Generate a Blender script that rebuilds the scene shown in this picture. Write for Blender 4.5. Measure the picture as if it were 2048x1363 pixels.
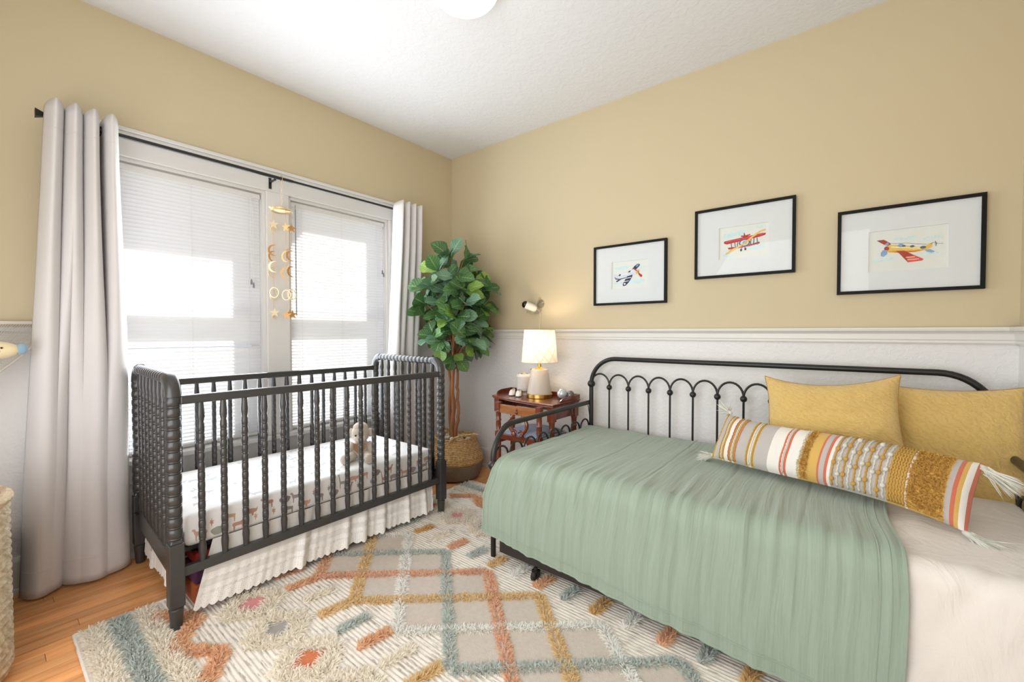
import bpy, bmesh, math, random
import numpy as np
from mathutils import Vector, Matrix, Euler
from mathutils.geometry import tessellate_polygon

for o in list(bpy.data.objects):
    bpy.data.objects.remove(o, do_unlink=True)
random.seed(7)
NR = np.random.RandomState(11)
PI = math.pi
SC = bpy.context.scene
COL = SC.collection

# ------------------------------------------------------------------ camera
cd = bpy.data.cameras.new('camera')
cd.sensor_width = 36.0
cd.lens = 15.014
cd.clip_start = 0.02
cam = bpy.data.objects.new('camera', cd)
cam.location = (2.877, -2.72, 1.15)
cam.rotation_euler = (math.radians(90 - 1.165), 0, math.radians(38.62))
COL.objects.link(cam)
SC.camera = cam

# ------------------------------------------------------------------ exposure
vs = SC.view_settings
vs.view_transform = 'Standard'
vs.look = 'None'
vs.exposure = 0.15
vs.gamma = 1.0
vs.use_curve_mapping = False

# ------------------------------------------------------------------ sky and sun
W = bpy.data.worlds.new('sky')
SC.world = W
W.use_nodes = True
wn = W.node_tree.nodes
wn.clear()
wo = wn.new('ShaderNodeOutputWorld')
wb = wn.new('ShaderNodeBackground')
wb.inputs[0].default_value = (0.86, 0.93, 1.0, 1)
wb.inputs[1].default_value = 0.65
W.node_tree.links.new(wb.outputs[0], wo.inputs[0])

def lamp(name, kind, loc, energy, color, direction=None, **kw):
    d = bpy.data.lights.new(name, kind)
    d.energy = energy
    d.color = color
    for k, v in kw.items():
        setattr(d, k, v)
    o = bpy.data.objects.new(name, d)
    o.location = loc
    if direction is not None:
        o.rotation_euler = Vector(direction).to_track_quat('-Z', 'Y').to_euler()
    COL.objects.link(o)
    return o

lamp('sun', 'SUN', (-3, 2, 4), 13.0, (1.0, 0.97, 0.92), (1, -0.9, -1.16), angle=math.radians(1.6))
# daylight from the two windows, then an added fill lamp behind the camera
lamp('window_daylight', 'AREA', (0.06, -1.967, 1.27), 18, (0.86, 0.93, 1.0), (1, 0, 0.06), shape='RECTANGLE', size=0.70, size_y=1.45)
lamp('window_daylight', 'AREA', (0.06, -1.07, 1.27), 18, (0.86, 0.93, 1.0), (1, 0, 0.06), shape='RECTANGLE', size=0.70, size_y=1.45)
lamp('rear_fill_light', 'AREA', (1.9, -3.30, 1.30), 55, (0.93, 0.96, 1.0), (-0.1, 1, 0.06), shape='RECTANGLE', size=2.2, size_y=1.9)

# ------------------------------------------------------------------ colour and materials
def lin(c):
    def f(x):
        x = x / 255.0
        return x / 12.92 if x <= 0.04045 else ((x + 0.055) / 1.055) ** 2.4
    return (f(c[0]), f(c[1]), f(c[2]), 1.0)

class NT:
    def __init__(self, name):
        self.m = bpy.data.materials.new(name)
        self.m.use_nodes = True
        self.t = self.m.node_tree
        self.t.nodes.clear()
        self.out = self.t.nodes.new('ShaderNodeOutputMaterial')
    def n(self, typ, **kw):
        nd = self.t.nodes.new('ShaderNode' + typ)
        for k, v in kw.items():
            if k.startswith('i_'):
                nd.inputs[k[2:].replace('_', ' ')].default_value = v
            else:
                setattr(nd, k, v)
        return nd
    def l(self, a, b):
        self.t.links.new(a, b)
    def math(self, op, a, b=None, c=None):
        nd = self.n('Math', operation=op)
        for i, x in enumerate((a, b, c)):
            if x is None: continue
            if hasattr(x, 'is_linked') or hasattr(x, 'links'):
                self.l(x, nd.inputs[i])
            else:
                nd.inputs[i].default_value = x
        return nd.outputs[0]
    def mix(self, fac, a, b):
        nd = self.n('MixRGB')
        for i, x in enumerate((fac, a, b)):
            if hasattr(x, 'links'):
                self.l(x, nd.inputs[i])
            else:
                nd.inputs[i].default_value = x
        return nd.outputs[0]
    def coord(self, kind, scale=(1, 1, 1)):
        if kind == 'Position':
            s = self.n('NewGeometry').outputs['Position']
        else:
            s = self.n('TexCoord').outputs[kind]
        mp = self.n('Mapping')
        mp.inputs['Scale'].default_value = scale
        self.l(s, mp.inputs['Vector'])
        return mp.outputs[0]
    def noise(self, vec, scale, detail=3, rough=0.5, dist=0.0):
        nd = self.n('TexNoise')
        nd.inputs['Scale'].default_value = scale
        nd.inputs['Detail'].default_value = detail
        nd.inputs['Roughness'].default_value = rough
        nd.inputs['Distortion'].default_value = dist
        self.l(vec, nd.inputs['Vector'])
        return nd.outputs['Fac']
    def ramp(self, fac, stops, interp='LINEAR'):
        nd = self.n('ValToRGB')
        cr = nd.color_ramp
        cr.interpolation = interp
        while len(cr.elements) > 1:
            cr.elements.remove(cr.elements[-1])
        cr.elements[0].position = stops[0][0]
        cr.elements[0].color = stops[0][1]
        for p, c in stops[1:]:
            e = cr.elements.new(p)
            e.color = c
        self.l(fac, nd.inputs[0])
        return nd.outputs[0]
    def bump(self, height, strength, dist=0.01):
        nd = self.n('Bump')
        nd.inputs['Strength'].default_value = strength
        nd.inputs['Distance'].default_value = dist
        self.l(height, nd.inputs['Height'])
        return nd.outputs[0]
    def bsdf(self, col, rough=0.6, metal=0.0, normal=None, sheen=0.0, spec=None, transl=0.0, coat=0.0):
        b = self.n('BsdfPrincipled')
        if hasattr(col, 'links'):
            self.l(col, b.inputs['Base Color'])
        else:
            b.inputs['Base Color'].default_value = col
        if hasattr(rough, 'links'):
            self.l(rough, b.inputs['Roughness'])
        else:
            b.inputs['Roughness'].default_value = rough
        b.inputs['Metallic'].default_value = metal
        if sheen: b.inputs['Sheen Weight'].default_value = sheen
        if coat: b.inputs['Coat Weight'].default_value = coat
        if spec is not None: b.inputs['Specular IOR Level'].default_value = spec
        if normal is not None: self.l(normal, b.inputs['Normal'])
        s = b.outputs[0]
        if transl:
            tr = self.n('BsdfTranslucent')
            if hasattr(col, 'links'):
                self.l(col, tr.inputs[0])
            else:
                tr.inputs[0].default_value = col
            if normal is not None: self.l(normal, tr.inputs['Normal'])
            mx = self.n('MixShader')
            mx.inputs[0].default_value = transl
            self.l(s, mx.inputs[1]); self.l(tr.outputs[0], mx.inputs[2])
            s = mx.outputs[0]
        self.l(s, self.out.inputs[0])
        return self.m

def mat(name, rgb, rough=0.6, metal=0.0, rgb2=None, nscale=20, stretch=(1, 1, 1), bump=0.0, bscale=None,
        coord='Object', sheen=0.0, spec=None, transl=0.0, dist=0.004, coat=0.0, detail=3):
    """plain procedural material: base colour with a noise variation and a noise relief"""
    t = NT(name)
    c = t.coord(coord, stretch)
    f = t.noise(c, nscale, detail)
    a = lin(rgb)
    b = lin(rgb2) if rgb2 else tuple(min(1, x * 0.93) for x in a[:3]) + (1,)
    col = t.mix(f, a, b)
    nrm = None
    if bump:
        f2 = t.noise(c, bscale or nscale * 3, 4)
        nrm = t.bump(f2, bump, dist)
    return t.bsdf(col, rough, metal, nrm, sheen, spec, transl, coat)

# ------------------------------------------------------------------ mesh building
WORLD = {}

class MB:
    def __init__(self):
        self.v = []; self.f = []; self.mi = []; self.uv = []
    def add(self, vs, fs, mi=0, uvs=None):
        b = len(self.v)
        self.v.extend([tuple(p) for p in vs])
        for k, f in enumerate(fs):
            self.f.append(tuple(b + i for i in f))
            self.mi.append(mi)
            self.uv.append(uvs[k] if uvs else None)
        return self
    def box(self, c, s, rot=None, mi=0):
        hx, hy, hz = s[0] / 2, s[1] / 2, s[2] / 2
        P = [Vector((x, y, z)) for z in (-hz, hz) for y in (-hy, hy) for x in (-hx, hx)]
        if rot is not None: P = [rot @ p for p in P]
        P = [p + Vector(c) for p in P]
        return self.add(P, [(0, 2, 3, 1), (4, 5, 7, 6), (0, 1, 5, 4), (2, 6, 7, 3), (0, 4, 6, 2), (1, 3, 7, 5)], mi)
    def span(self, a, b, mi=0):
        return self.box([(a[i] + b[i]) / 2 for i in range(3)], [abs(b[i] - a[i]) for i in range(3)], None, mi)
    def tube(self, pts, r, n=8, closed=False, mi=0, cap=True):
        P = [Vector(p) for p in pts]
        R = r if isinstance(r, (list, tuple)) else [r] * len(P)
        m = len(P)
        t0 = (P[1] - P[0]).normalized()
        up = Vector((0, 0, 1)) if abs(t0.z) < 0.9 else Vector((1, 0, 0))
        nx = t0.cross(up).normalized()
        vs = []
        for i in range(m):
            if closed: t = (P[(i + 1) % m] - P[i - 1]).normalized()
            elif i == 0: t = (P[1] - P[0]).normalized()
            elif i == m - 1: t = (P[-1] - P[-2]).normalized()
            else: t = ((P[i + 1] - P[i]).normalized() + (P[i] - P[i - 1]).normalized()).normalized()
            nx = (nx - t * nx.dot(t)).normalized()
            ny = t.cross(nx)
            for k in range(n):
                a = 2 * PI * k / n
                vs.append(P[i] + (nx * math.cos(a) + ny * math.sin(a)) * R[i])
        fs = []
        for i in range(m if closed else m - 1):
            j = (i + 1) % m
            for k in range(n):
                l = (k + 1) % n
                fs.append((i * n + k, i * n + l, j * n + l, j * n + k))
        if not closed and cap:
            fs.append(tuple(range(n - 1, -1, -1)))
            fs.append(tuple((m - 1) * n + k for k in range(n)))
        return self.add(vs, fs, mi)
    def lathe(self, prof, n=16, M=None, mi=0, cap=True):
        vs = []; fs = []
        for r, z in prof:
            for k in range(n):
                a = 2 * PI * k / n
                p = Vector((r * math.cos(a), r * math.sin(a), z))
                vs.append(M @ p if M is not None else p)
        m = len(prof)
        for i in range(m - 1):
            for k in range(n):
                l = (k + 1) % n
                fs.append((i * n + k, i * n + l, (i + 1) * n + l, (i + 1) * n + k))
        if cap:
            if prof[0][0] > 1e-5: fs.append(tuple(range(n - 1, -1, -1)))
            if prof[-1][0] > 1e-5: fs.append(tuple((m - 1) * n + k for k in range(n)))
        return self.add(vs, fs, mi)
    def ball(self, c, r, n=14, m=9, sc=(1, 1, 1), rot=None, mi=0):
        prof = [(max(1e-6, r * math.sin(PI * i / m)), -r * math.cos(PI * i / m)) for i in range(m + 1)]
        M = Matrix.Translation(Vector(c)) @ (rot.to_4x4() if rot is not None else Matrix()) @ Matrix.Diagonal((sc[0], sc[1], sc[2], 1))
        return self.lathe(prof, n, M, mi, cap=False)
    def prism(self, poly, th, M=None, mi=0):
        """polygon in local xy pushed out along local z by th"""
        n = len(poly)
        vs = [Vector((p[0], p[1], 0)) for p in poly] + [Vector((p[0], p[1], th)) for p in poly]
        if M is not None: vs = [M @ p for p in vs]
        if n > 6:
            tri = tessellate_polygon([[Vector((p[0], p[1], 0)) for p in poly]])
            fs = []
            for a, b, c in tri:
                k = (poly[b][0] - poly[a][0]) * (poly[c][1] - poly[a][1]) - (poly[b][1] - poly[a][1]) * (poly[c][0] - poly[a][0])
                if k < 0: b, c = c, b
                fs += [(n + a, n + b, n + c), (c, b, a)]
        else:
            fs = [tuple(range(n - 1, -1, -1)), tuple(range(n, 2 * n))]
        for i in range(n):
            j = (i + 1) % n
            fs.append((i, j, n + j, n + i))
        return self.add(vs, fs, mi)
    def grid(self, fn, nu, nv, closeu=False, mi=0, uv=True):
        vs = [fn(i / (nu if closeu else nu), j / nv) for j in range(nv + 1) for i in range(nu if closeu else nu + 1)]
        w = nu if closeu else nu + 1
        fs = []; uvs = []
        for j in range(nv):
            for i in range(nu):
                k = (i + 1) % w if closeu else i + 1
                fs.append((j * w + i, j * w + k, (j + 1) * w + k, (j + 1) * w + i))
                uvs.append(((i / nu, j / nv), ((i + 1) / nu, j / nv), ((i + 1) / nu, (j + 1) / nv), (i / nu, (j + 1) / nv)))
        return self.add(vs, fs, mi, uvs if uv else None)
    def mesh(self, name, mats, off=(0, 0, 0), smooth=True, angle=0.7):
        me = bpy.data.meshes.new(name)
        o = Vector(off)
        me.from_pydata([(p[0] - o.x, p[1] - o.y, p[2] - o.z) for p in self.v], [], self.f)
        if not isinstance(mats, (list, tuple)): mats = [mats]
        for m in mats: me.materials.append(m)
        me.polygons.foreach_set('material_index', self.mi)
        if any(u is not None for u in self.uv):
            lay = me.uv_layers.new(name='uv')
            flat = []
            for f, u in zip(self.f, self.uv):
                if u is None: flat += [0.0, 0.0] * len(f)
                else:
                    for a in u: flat += [a[0], a[1]]
            lay.data.foreach_set('uv', flat)
        me.polygons.foreach_set('use_smooth', [smooth] * len(self.f))
        me.update()
        if smooth: me.set_sharp_from_angle(angle=angle)
        return me
    def build(self, name, mats, parent=None, smooth=True, angle=0.7, bevel=0, solid=0, local=False, bseg=2):
        if parent is not None:
            off = Vector((0, 0, 0)) if local else WORLD.get(parent.name, Vector((0, 0, 0)))
            w = off
        else:
            xs = [p[0] for p in self.v]; ys = [p[1] for p in self.v]; zs = [p[2] for p in self.v]
            w = off = Vector(((min(xs) + max(xs)) / 2, (min(ys) + max(ys)) / 2, min(zs)))
        me = self.mesh(name, mats, off, smooth, angle)
        o = bpy.data.objects.new(name, me)
        COL.objects.link(o)
        if parent is not None: o.parent = parent
        else: o.location = off
        WORLD[o.name] = Vector(w)
        if solid:
            s = o.modifiers.new('solid', 'SOLIDIFY'); s.thickness = solid; s.offset = 0
        if bevel:
            b = o.modifiers.new('bevel', 'BEVEL'); b.width = bevel; b.segments = bseg; b.limit_method = 'ANGLE'; b.angle_limit = math.radians(40)
        return o

def root(name, loc, label, cat, group=None, rot=None):
    o = bpy.data.objects.new(name, None)
    o.empty_display_size = 0.05
    o.location = loc
    if rot is not None: o.rotation_euler = rot
    o['label'] = label; o['category'] = cat
    if group: o['group'] = group
    COL.objects.link(o)
    WORLD[o.name] = Vector(loc)
    return o

def tag(o, label, cat, group=None, kind=None):
    o['label'] = label; o['category'] = cat
    if group: o['group'] = group
    if kind: o['kind'] = kind
    return o

def structure(o):
    o['kind'] = 'structure'
    return o

def inst(name, me, parent, loc, rot=(0, 0, 0), scale=(1, 1, 1)):
    """part that shares mesh data; loc in world unless the parent is rotated"""
    o = bpy.data.objects.new(name, me)
    o.parent = parent
    o.location = Vector(loc) - WORLD.get(parent.name, Vector((0, 0, 0)))
    o.rotation_euler = rot
    o.scale = scale
    COL.objects.link(o)
    WORLD[o.name] = Vector(loc)
    return o

def arc(c, r, a0, a1, n, ex, ez):
    c = Vector(c); ex = Vector(ex); ez = Vector(ez)
    return [c + ex * (r * math.cos(a0 + (a1 - a0) * i / n)) + ez * (r * math.sin(a0 + (a1 - a0) * i / n)) for i in range(n + 1)]

def vnoise(x, y, seed=0):
    """smooth value noise, -1..1"""
    xi, yi = math.floor(x), math.floor(y)
    def h(a, b):
        n = math.sin(a * 127.1 + b * 311.7 + seed * 74.7) * 43758.5453
        return (n - math.floor(n)) * 2 - 1
    fx, fy = x - xi, y - yi
    fx = fx * fx * (3 - 2 * fx); fy = fy * fy * (3 - 2 * fy)
    a = h(xi, yi) * (1 - fx) + h(xi + 1, yi) * fx
    b = h(xi, yi + 1) * (1 - fx) + h(xi + 1, yi + 1) * fx
    return a * (1 - fy) + b * fy

def strands(name, material, base, tip_dir, length, width, parent, droop=0.35, seg=3, local=False):
    """many tapered curved yarn blades as one mesh; base (n,3), tip_dir (n,3) start direction"""
    n = len(base)
    base = np.asarray(base, float); d = np.asarray(tip_dir, float)
    d /= np.linalg.norm(d, axis=1)[:, None] + 1e-9
    L = np.asarray(length, float).reshape(-1, 1) * np.ones((n, 1))
    side = np.cross(d, NR.normal(size=(n, 3)))
    side /= np.linalg.norm(side, axis=1)[:, None] + 1e-9
    V = np.zeros((n, seg * 2 + 1, 3))
    dr = np.asarray(droop, float).reshape(-1, 1) * np.ones((n, 1))
    for s in range(seg + 1):
        t = s / seg
        p = base + d * L * t
        p = p + np.concatenate([np.zeros((n, 2)), -dr * L * t * t], axis=1)
        w = width * (1 - 0.55 * t)
        if s < seg:
            V[:, 2 * s] = p - side * w / 2
            V[:, 2 * s + 1] = p + side * w / 2
        else:
            V[:, 2 * seg] = p
    idx = np.arange(n)[:, None] * (seg * 2 + 1)
    F = []
    for s in range(seg - 1):
        q = idx + np.array([[2 * s, 2 * s + 1, 2 * s + 3, 2 * s + 2]])
        F.append(q)
    T = idx + np.array([[2 * seg - 2, 2 * seg - 1, 2 * seg]])
    off = Vector((0, 0, 0)) if (local or parent is None) else WORLD.get(parent.name, Vector((0, 0, 0)))
    verts = V.reshape(-1, 3) - np.array(off)[None]
    nq = sum(len(q) for q in F)
    me = bpy.data.meshes.new(name)
    loops = np.concatenate([q.reshape(-1) for q in F] + [T.reshape(-1)]) if F else T.reshape(-1)
    me.vertices.add(len(verts)); me.vertices.foreach_set('co', verts.reshape(-1))
    me.loops.add(len(loops)); me.loops.foreach_set('vertex_index', loops.astype(np.int32))
    starts = np.concatenate([np.arange(nq) * 4, nq * 4 + np.arange(n) * 3]).astype(np.int32)
    me.polygons.add(nq + n); me.polygons.foreach_set('loop_start', starts)
    me.polygons.foreach_set('use_smooth', np.ones(nq + n, bool))
    me.update(calc_edges=True)
    me.validate()
    me.materials.append(material)
    o = bpy.data.objects.new(name, me)
    COL.objects.link(o)
    if parent is not None: o.parent = parent
    return o
# ------------------------------------------------------------------ materials of the setting
def wall_mat(name, rgb, strength, scale, dist, rough=0.7):
    t = NT(name)
    c = t.coord('Position')
    f = t.noise(c, 1.3, 2)
    col = t.mix(f, lin(rgb), tuple(x * 0.96 for x in lin(rgb)[:3]) + (1,))
    h = t.noise(c, scale, 4, 0.55, 0.6)
    h = t.ramp(h, [(0.42, (0, 0, 0, 1)), (0.62, (1, 1, 1, 1))])
    return t.bsdf(col, rough, 0, t.bump(h, strength, dist))

M_beige = wall_mat('beige_wall_paint', (204, 189, 156), 0.04, 30, 0.002)
M_lower = wall_mat('white_textured_plaster', (230, 228, 225), 0.3, 48, 0.004, 0.6)
M_ceil = wall_mat('white_ceiling_plaster', (226, 227, 230), 0.25, 30, 0.004)
M_trim = mat('white_trim_paint', (226, 223, 217), 0.4, nscale=3, bump=0.02, bscale=60)
M_trimgrey = mat('white_window_paint', (220, 218, 215), 0.4, nscale=3, bump=0.02, bscale=60)
M_ext = mat('outdoor_board_paint', (150, 146, 138), 0.7)

def wood_mat(name, c1, c2, c3, axis='Y', rough=0.32, gscale=14, coat=0.0):
    t = NT(name)
    st = {'X': (0.12, 1.6, 1.6), 'Y': (1.6, 0.12, 1.6), 'Z': (1.6, 1.6, 0.12)}[axis]
    g = t.n('NewGeometry').outputs['Position']
    oi = t.n('ObjectInfo')
    add = t.n('VectorMath', operation='MULTIPLY_ADD')
    cm = t.n('CombineXYZ')
    for k in range(3): t.l(oi.outputs['Random'], cm.inputs[k])
    t.l(cm.outputs[0], add.inputs[0]); add.inputs[1].default_value = (31, 17, 23); t.l(g, add.inputs[2])
    mp = t.n('Mapping'); mp.inputs['Scale'].default_value = st; t.l(add.outputs[0], mp.inputs[0])
    f = t.noise(mp.outputs[0], gscale, 4, 0.6, 1.2)
    f2 = t.noise(mp.outputs[0], gscale * 6, 3, 0.6)
    col = t.ramp(f, [(0.25, lin(c1)), (0.52, lin(c2)), (0.78, lin(c3))])
    tone = t.ramp(oi.outputs['Random'], [(0, (0.80, 0.80, 0.80, 1)), (1, (1.14, 1.12, 1.08, 1))])
    m2 = t.n('MixRGB', blend_type='MULTIPLY'); m2.inputs[0].default_value = 1
    t.l(col, m2.inputs[1]); t.l(tone, m2.inputs[2])
    return t.bsdf(m2.outputs[0], rough, 0, t.bump(f2, 0.06, 0.002), coat=coat)

M_floor = wood_mat('oak_strip_floor', (192, 122, 68), (238, 168, 106), (250, 192, 130), 'Y', 0.30, 16)
M_gap = mat('floor_gap_filler', (70, 42, 24), 0.8)  # dark brown slab colour seen between the planks
M_maho = wood_mat('mahogany_varnish', (76, 32, 20), (116, 56, 36), (140, 78, 52), 'X', 0.22, 10, 0.3)
M_mahoZ = wood_mat('mahogany_varnish_upright', (76, 32, 20), (112, 54, 34), (134, 70, 46), 'Z', 0.25, 10, 0.3)
M_black = mat('black_satin_metal', (30, 29, 28), 0.36, bump=0.02, bscale=200)
M_darkmetal = mat('dark_bronze_metal', (44, 41, 38), 0.34, 0.35, rgb2=(58, 54, 49), nscale=8, bump=0.03, bscale=160)
M_brass = mat('brushed_brass', (206, 168, 96), 0.28, 1.0, rgb2=(188, 148, 80), nscale=40)
M_steel = mat('steel', (170, 170, 170), 0.3, 1.0)

# ------------------------------------------------------------------ room shell
RX, RYF, RZ = 3.42, -3.38, 2.72      # right wall, wall behind the camera, ceiling
def shell_wall(name, boxes):
    m = MB()
    for a, b, k in boxes: m.span(a, b, k)
    return structure(m.build(name, [M_beige, M_lower], smooth=False))
RT = 1.13                            # paint line behind the chair rail
# window openings
W1 = (-2.347, -1.587); W2 = (-1.451, -0.690); WZ = (0.49, 2.03)
def seg(y0, y1, z0, z1):
    out = []
    if z0 < RT: out.append(((-0.16, y0, z0), (0, y1, min(z1, RT)), 1))
    if z1 > RT: out.append(((-0.16, y0, max(z0, RT)), (0, y1, z1), 0))
    return out
bx = seg(RYF - .1, W1[0], 0, RZ) + seg(W1[1], W2[0], 0, RZ) + seg(W2[1], 0.1, 0, RZ)
for w in (W1, W2):
    bx += seg(w[0], w[1], 0, WZ[0]) + seg(w[0], w[1], WZ[1], RZ)
shell_wall('wall_left', bx)
shell_wall('wall_back', [((0, 0, 0), (RX + .1, .1, RT), 1), ((0, 0, RT), (RX + .1, .1, RZ), 0)])
shell_wall('wall_right', [((RX, RYF - .1, 0), (RX + .1, 0, RT), 1), ((RX, RYF - .1, RT), (RX + .1, 0, RZ), 0)])
shell_wall('wall_front', [((0, RYF - .1, 0), (RX, RYF, RT), 1), ((0, RYF - .1, RT), (RX, RYF, RZ), 0)])
m = MB(); m.span((-.16, RYF - .1, RZ), (RX + .1, .1, RZ + .1)); structure(m.build('ceiling', M_ceil, smooth=False))
m = MB(); m.span((-.16, RYF - .1, -.12), (RX + .1, .1, -0.012))
floor = structure(m.build('floor', M_gap, smooth=False))
pm = MB(); pm.box((0, 0, 0), (1, 1, 1)); plank_me = pm.mesh('plank', M_floor, smooth=False)
pw = 0.057
x = 0.002; row = 0
while x < RX:
    y = RYF - 0.05 + random.uniform(-1.2, 0)
    first = True
    while y < 0:
        L = random.uniform(0.9, 2.1)
        y0, y1 = max(y, RYF), min(y + L, 0)
        if y1 - y0 > 0.02:
            inst('plank', plank_me, floor, (x + pw / 2, (y0 + y1) / 2, -0.006), scale=(min(pw, RX - x) - 0.0012, y1 - y0 - 0.0015, 0.0118 + random.uniform(0, .0004)))
        y += L
    x += pw; row += 1

# chair rail: stepped moulding profile (out from wall, height)
RAILP = [(0, 1.098), (0.010, 1.098), (0.014, 1.104), (0.012, 1.113), (0.016, 1.118), (0.016, 1.142), (0.020, 1.149),
         (0.024, 1.152), (0.034, 1.156), (0.037, 1.164), (0.034, 1.172), (0, 1.172)]
BASEP = [(0, 0), (0.026, 0), (0.026, 0.010), (0.022, 0.020), (0.016, 0.024), (0.016, 0.135), (0.014, 0.146), (0.008, 0.156), (0, 0.160)]
def moulding(name, prof, a, b, out, mt=None):
    """sweep a profile from point a to b along a wall; out = unit vector into the room"""
    a = Vector(a); b = Vector(b); out = Vector(out)
    mb = MB(); n = len(prof)
    vs = [a + out * p[0] + Vector((0, 0, p[1])) for p in prof] + [b + out * p[0] + Vector((0, 0, p[1])) for p in prof]
    fs = [tuple(range(n)), tuple(range(2 * n - 1, n - 1, -1))] + [(i, n + i, n + (i + 1) % n, (i + 1) % n) for i in range(n)]
    mb.add(vs, fs)
    return structure(mb.build(name, mt or M_trim, smooth=True, angle=0.5))
moulding('trim_1', RAILP, (0, 0, 0), (RX, 0, 0), (0, -1, 0))
moulding('trim_2', RAILP, (0, RYF, 0), (0, -2.485, 0), (1, 0, 0))
moulding('trim_3', RAILP, (0, -0.55, 0), (0, 0, 0), (1, 0, 0))
moulding('trim_4', RAILP, (RX, RYF, 0), (RX, 0, 0), (-1, 0, 0))
moulding('baseboard_back', BASEP, (0, 0, 0), (RX, 0, 0), (0, -1, 0))
moulding('baseboard_left', BASEP, (0, RYF, 0), (0, 0, 0), (1, 0, 0))
moulding('baseboard_right', BASEP, (RX, RYF, 0), (RX, 0, 0), (-1, 0, 0))
# window casing: header with cap, side boards, wide mullion, stool and apron
m = MB()
m.span((0, -2.485, 2.03), (0.020, -0.555, 2.155)); m.span((0, -2.50, 2.155), (0.034, -0.54, 2.172))
m.span((0, -2.475, 0.505), (0.020, -2.347, 2.03)); m.span((0, -1.587, 0.505), (0.020, -1.451, 2.03)); m.span((0, -0.690, 0.505), (0.020, -0.560, 2.03))
structure(m.build('trim_5', M_trimgrey, smooth=False, bevel=0.003))
m = MB(); m.span((-0.03, -2.51, 0.478), (0.055, -0.53, 0.505))
structure(m.build('trim_6', M_trimgrey, smooth=False, bevel=0.006))
m = MB(); m.span((0, -2.46, 0.375), (0.016, -0.58, 0.478))
structure(m.build('trim_7', M_trimgrey, smooth=False, bevel=0.003))
# added unseen board outside, placed to shade the upper part of the left blind
m = MB(); m.span((-0.60, -3.1, 2.33), (-0.17, -0.94, 2.37)); m.span((-0.63, -3.1, 2.27), (-0.60, -0.94, 2.39))
structure(m.build('shade_board', M_ext, smooth=False))

# glass
t = NT('window_glass')
tr = t.n('BsdfTransparent'); tr.inputs[0].default_value = (0.97, 0.985, 0.98, 1)
gl = t.n('BsdfGlossy'); gl.inputs['Roughness'].default_value = 0.02
lw = t.n('LayerWeight'); lw.inputs[0].default_value = .5
frn = t.math('MULTIPLY_ADD', t.math('POWER', lw.outputs['Facing'], 5.0), .4, .012)
mx = t.n('MixShader'); t.l(frn, mx.inputs[0]); t.l(tr.outputs[0], mx.inputs[1]); t.l(gl.outputs[0], mx.inputs[2]); t.l(mx.outputs[0], t.out.inputs[0])
M_glass = t.m

def window(name, w):
    y0, y1 = w
    m = MB()
    # jamb liner with outer stops
    for a, b in (((-0.16, y0, WZ[0]), (0, y0 + 0.018, WZ[1])), ((-0.16, y1 - 0.018, WZ[0]), (0, y1, WZ[1])),
                 ((-0.16, y0 + .018, WZ[1] - 0.018), (0, y1 - .018, WZ[1])), ((-0.16, y0 + .018, WZ[0]), (-0.03, y1 - .018, WZ[0] + 0.02)),
                 ((-0.19, y0 - .02, WZ[0] - .02), (-0.16, y0 + 0.03, WZ[1] + .02)), ((-0.19, y1 - 0.03, WZ[0] - .02), (-0.16, y1 + .02, WZ[1] + .02))):
        m.span(a, b)
    wn_ = structure(m.build(name, M_trimgrey, smooth=False))
    for (za, zb, xc) in ((1.235, WZ[1] - 0.018, -0.125), (WZ[0] + 0.02, 1.285, -0.085)):
        s = MB(); r = 0.045
        ya, yb = y0 + 0.018, y1 - 0.018
        s.span((xc - .018, ya, za), (xc + .018, ya + r, zb)); s.span((xc - .018, yb - r, za), (xc + .018, yb, zb))
        s.span((xc - .018, ya + r, za), (xc + .018, yb - r, za + (0.05 if za > 1 else .07))); s.span((xc - .018, ya + r, zb - 0.05), (xc + .018, yb - r, zb))
        so = s.build('sash', M_trimgrey, wn_, smooth=False)
        p = MB(); p.span((xc - .002, ya + r - .004, za + .04), (xc + .002, yb - r + .004, zb - .045))
        p.build('pane', M_glass, so, smooth=False)
    return wn_
window('window_1', W1)
window('window_2', W2)

# outdoor ground and a pale house side across the yard
m = MB(); m.span((-14, -12, -0.9), (-0.4, 10, -0.7)); structure(m.build('trim_9', mat('outdoor_paving', (176, 172, 160), 0.9), smooth=False))

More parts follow.
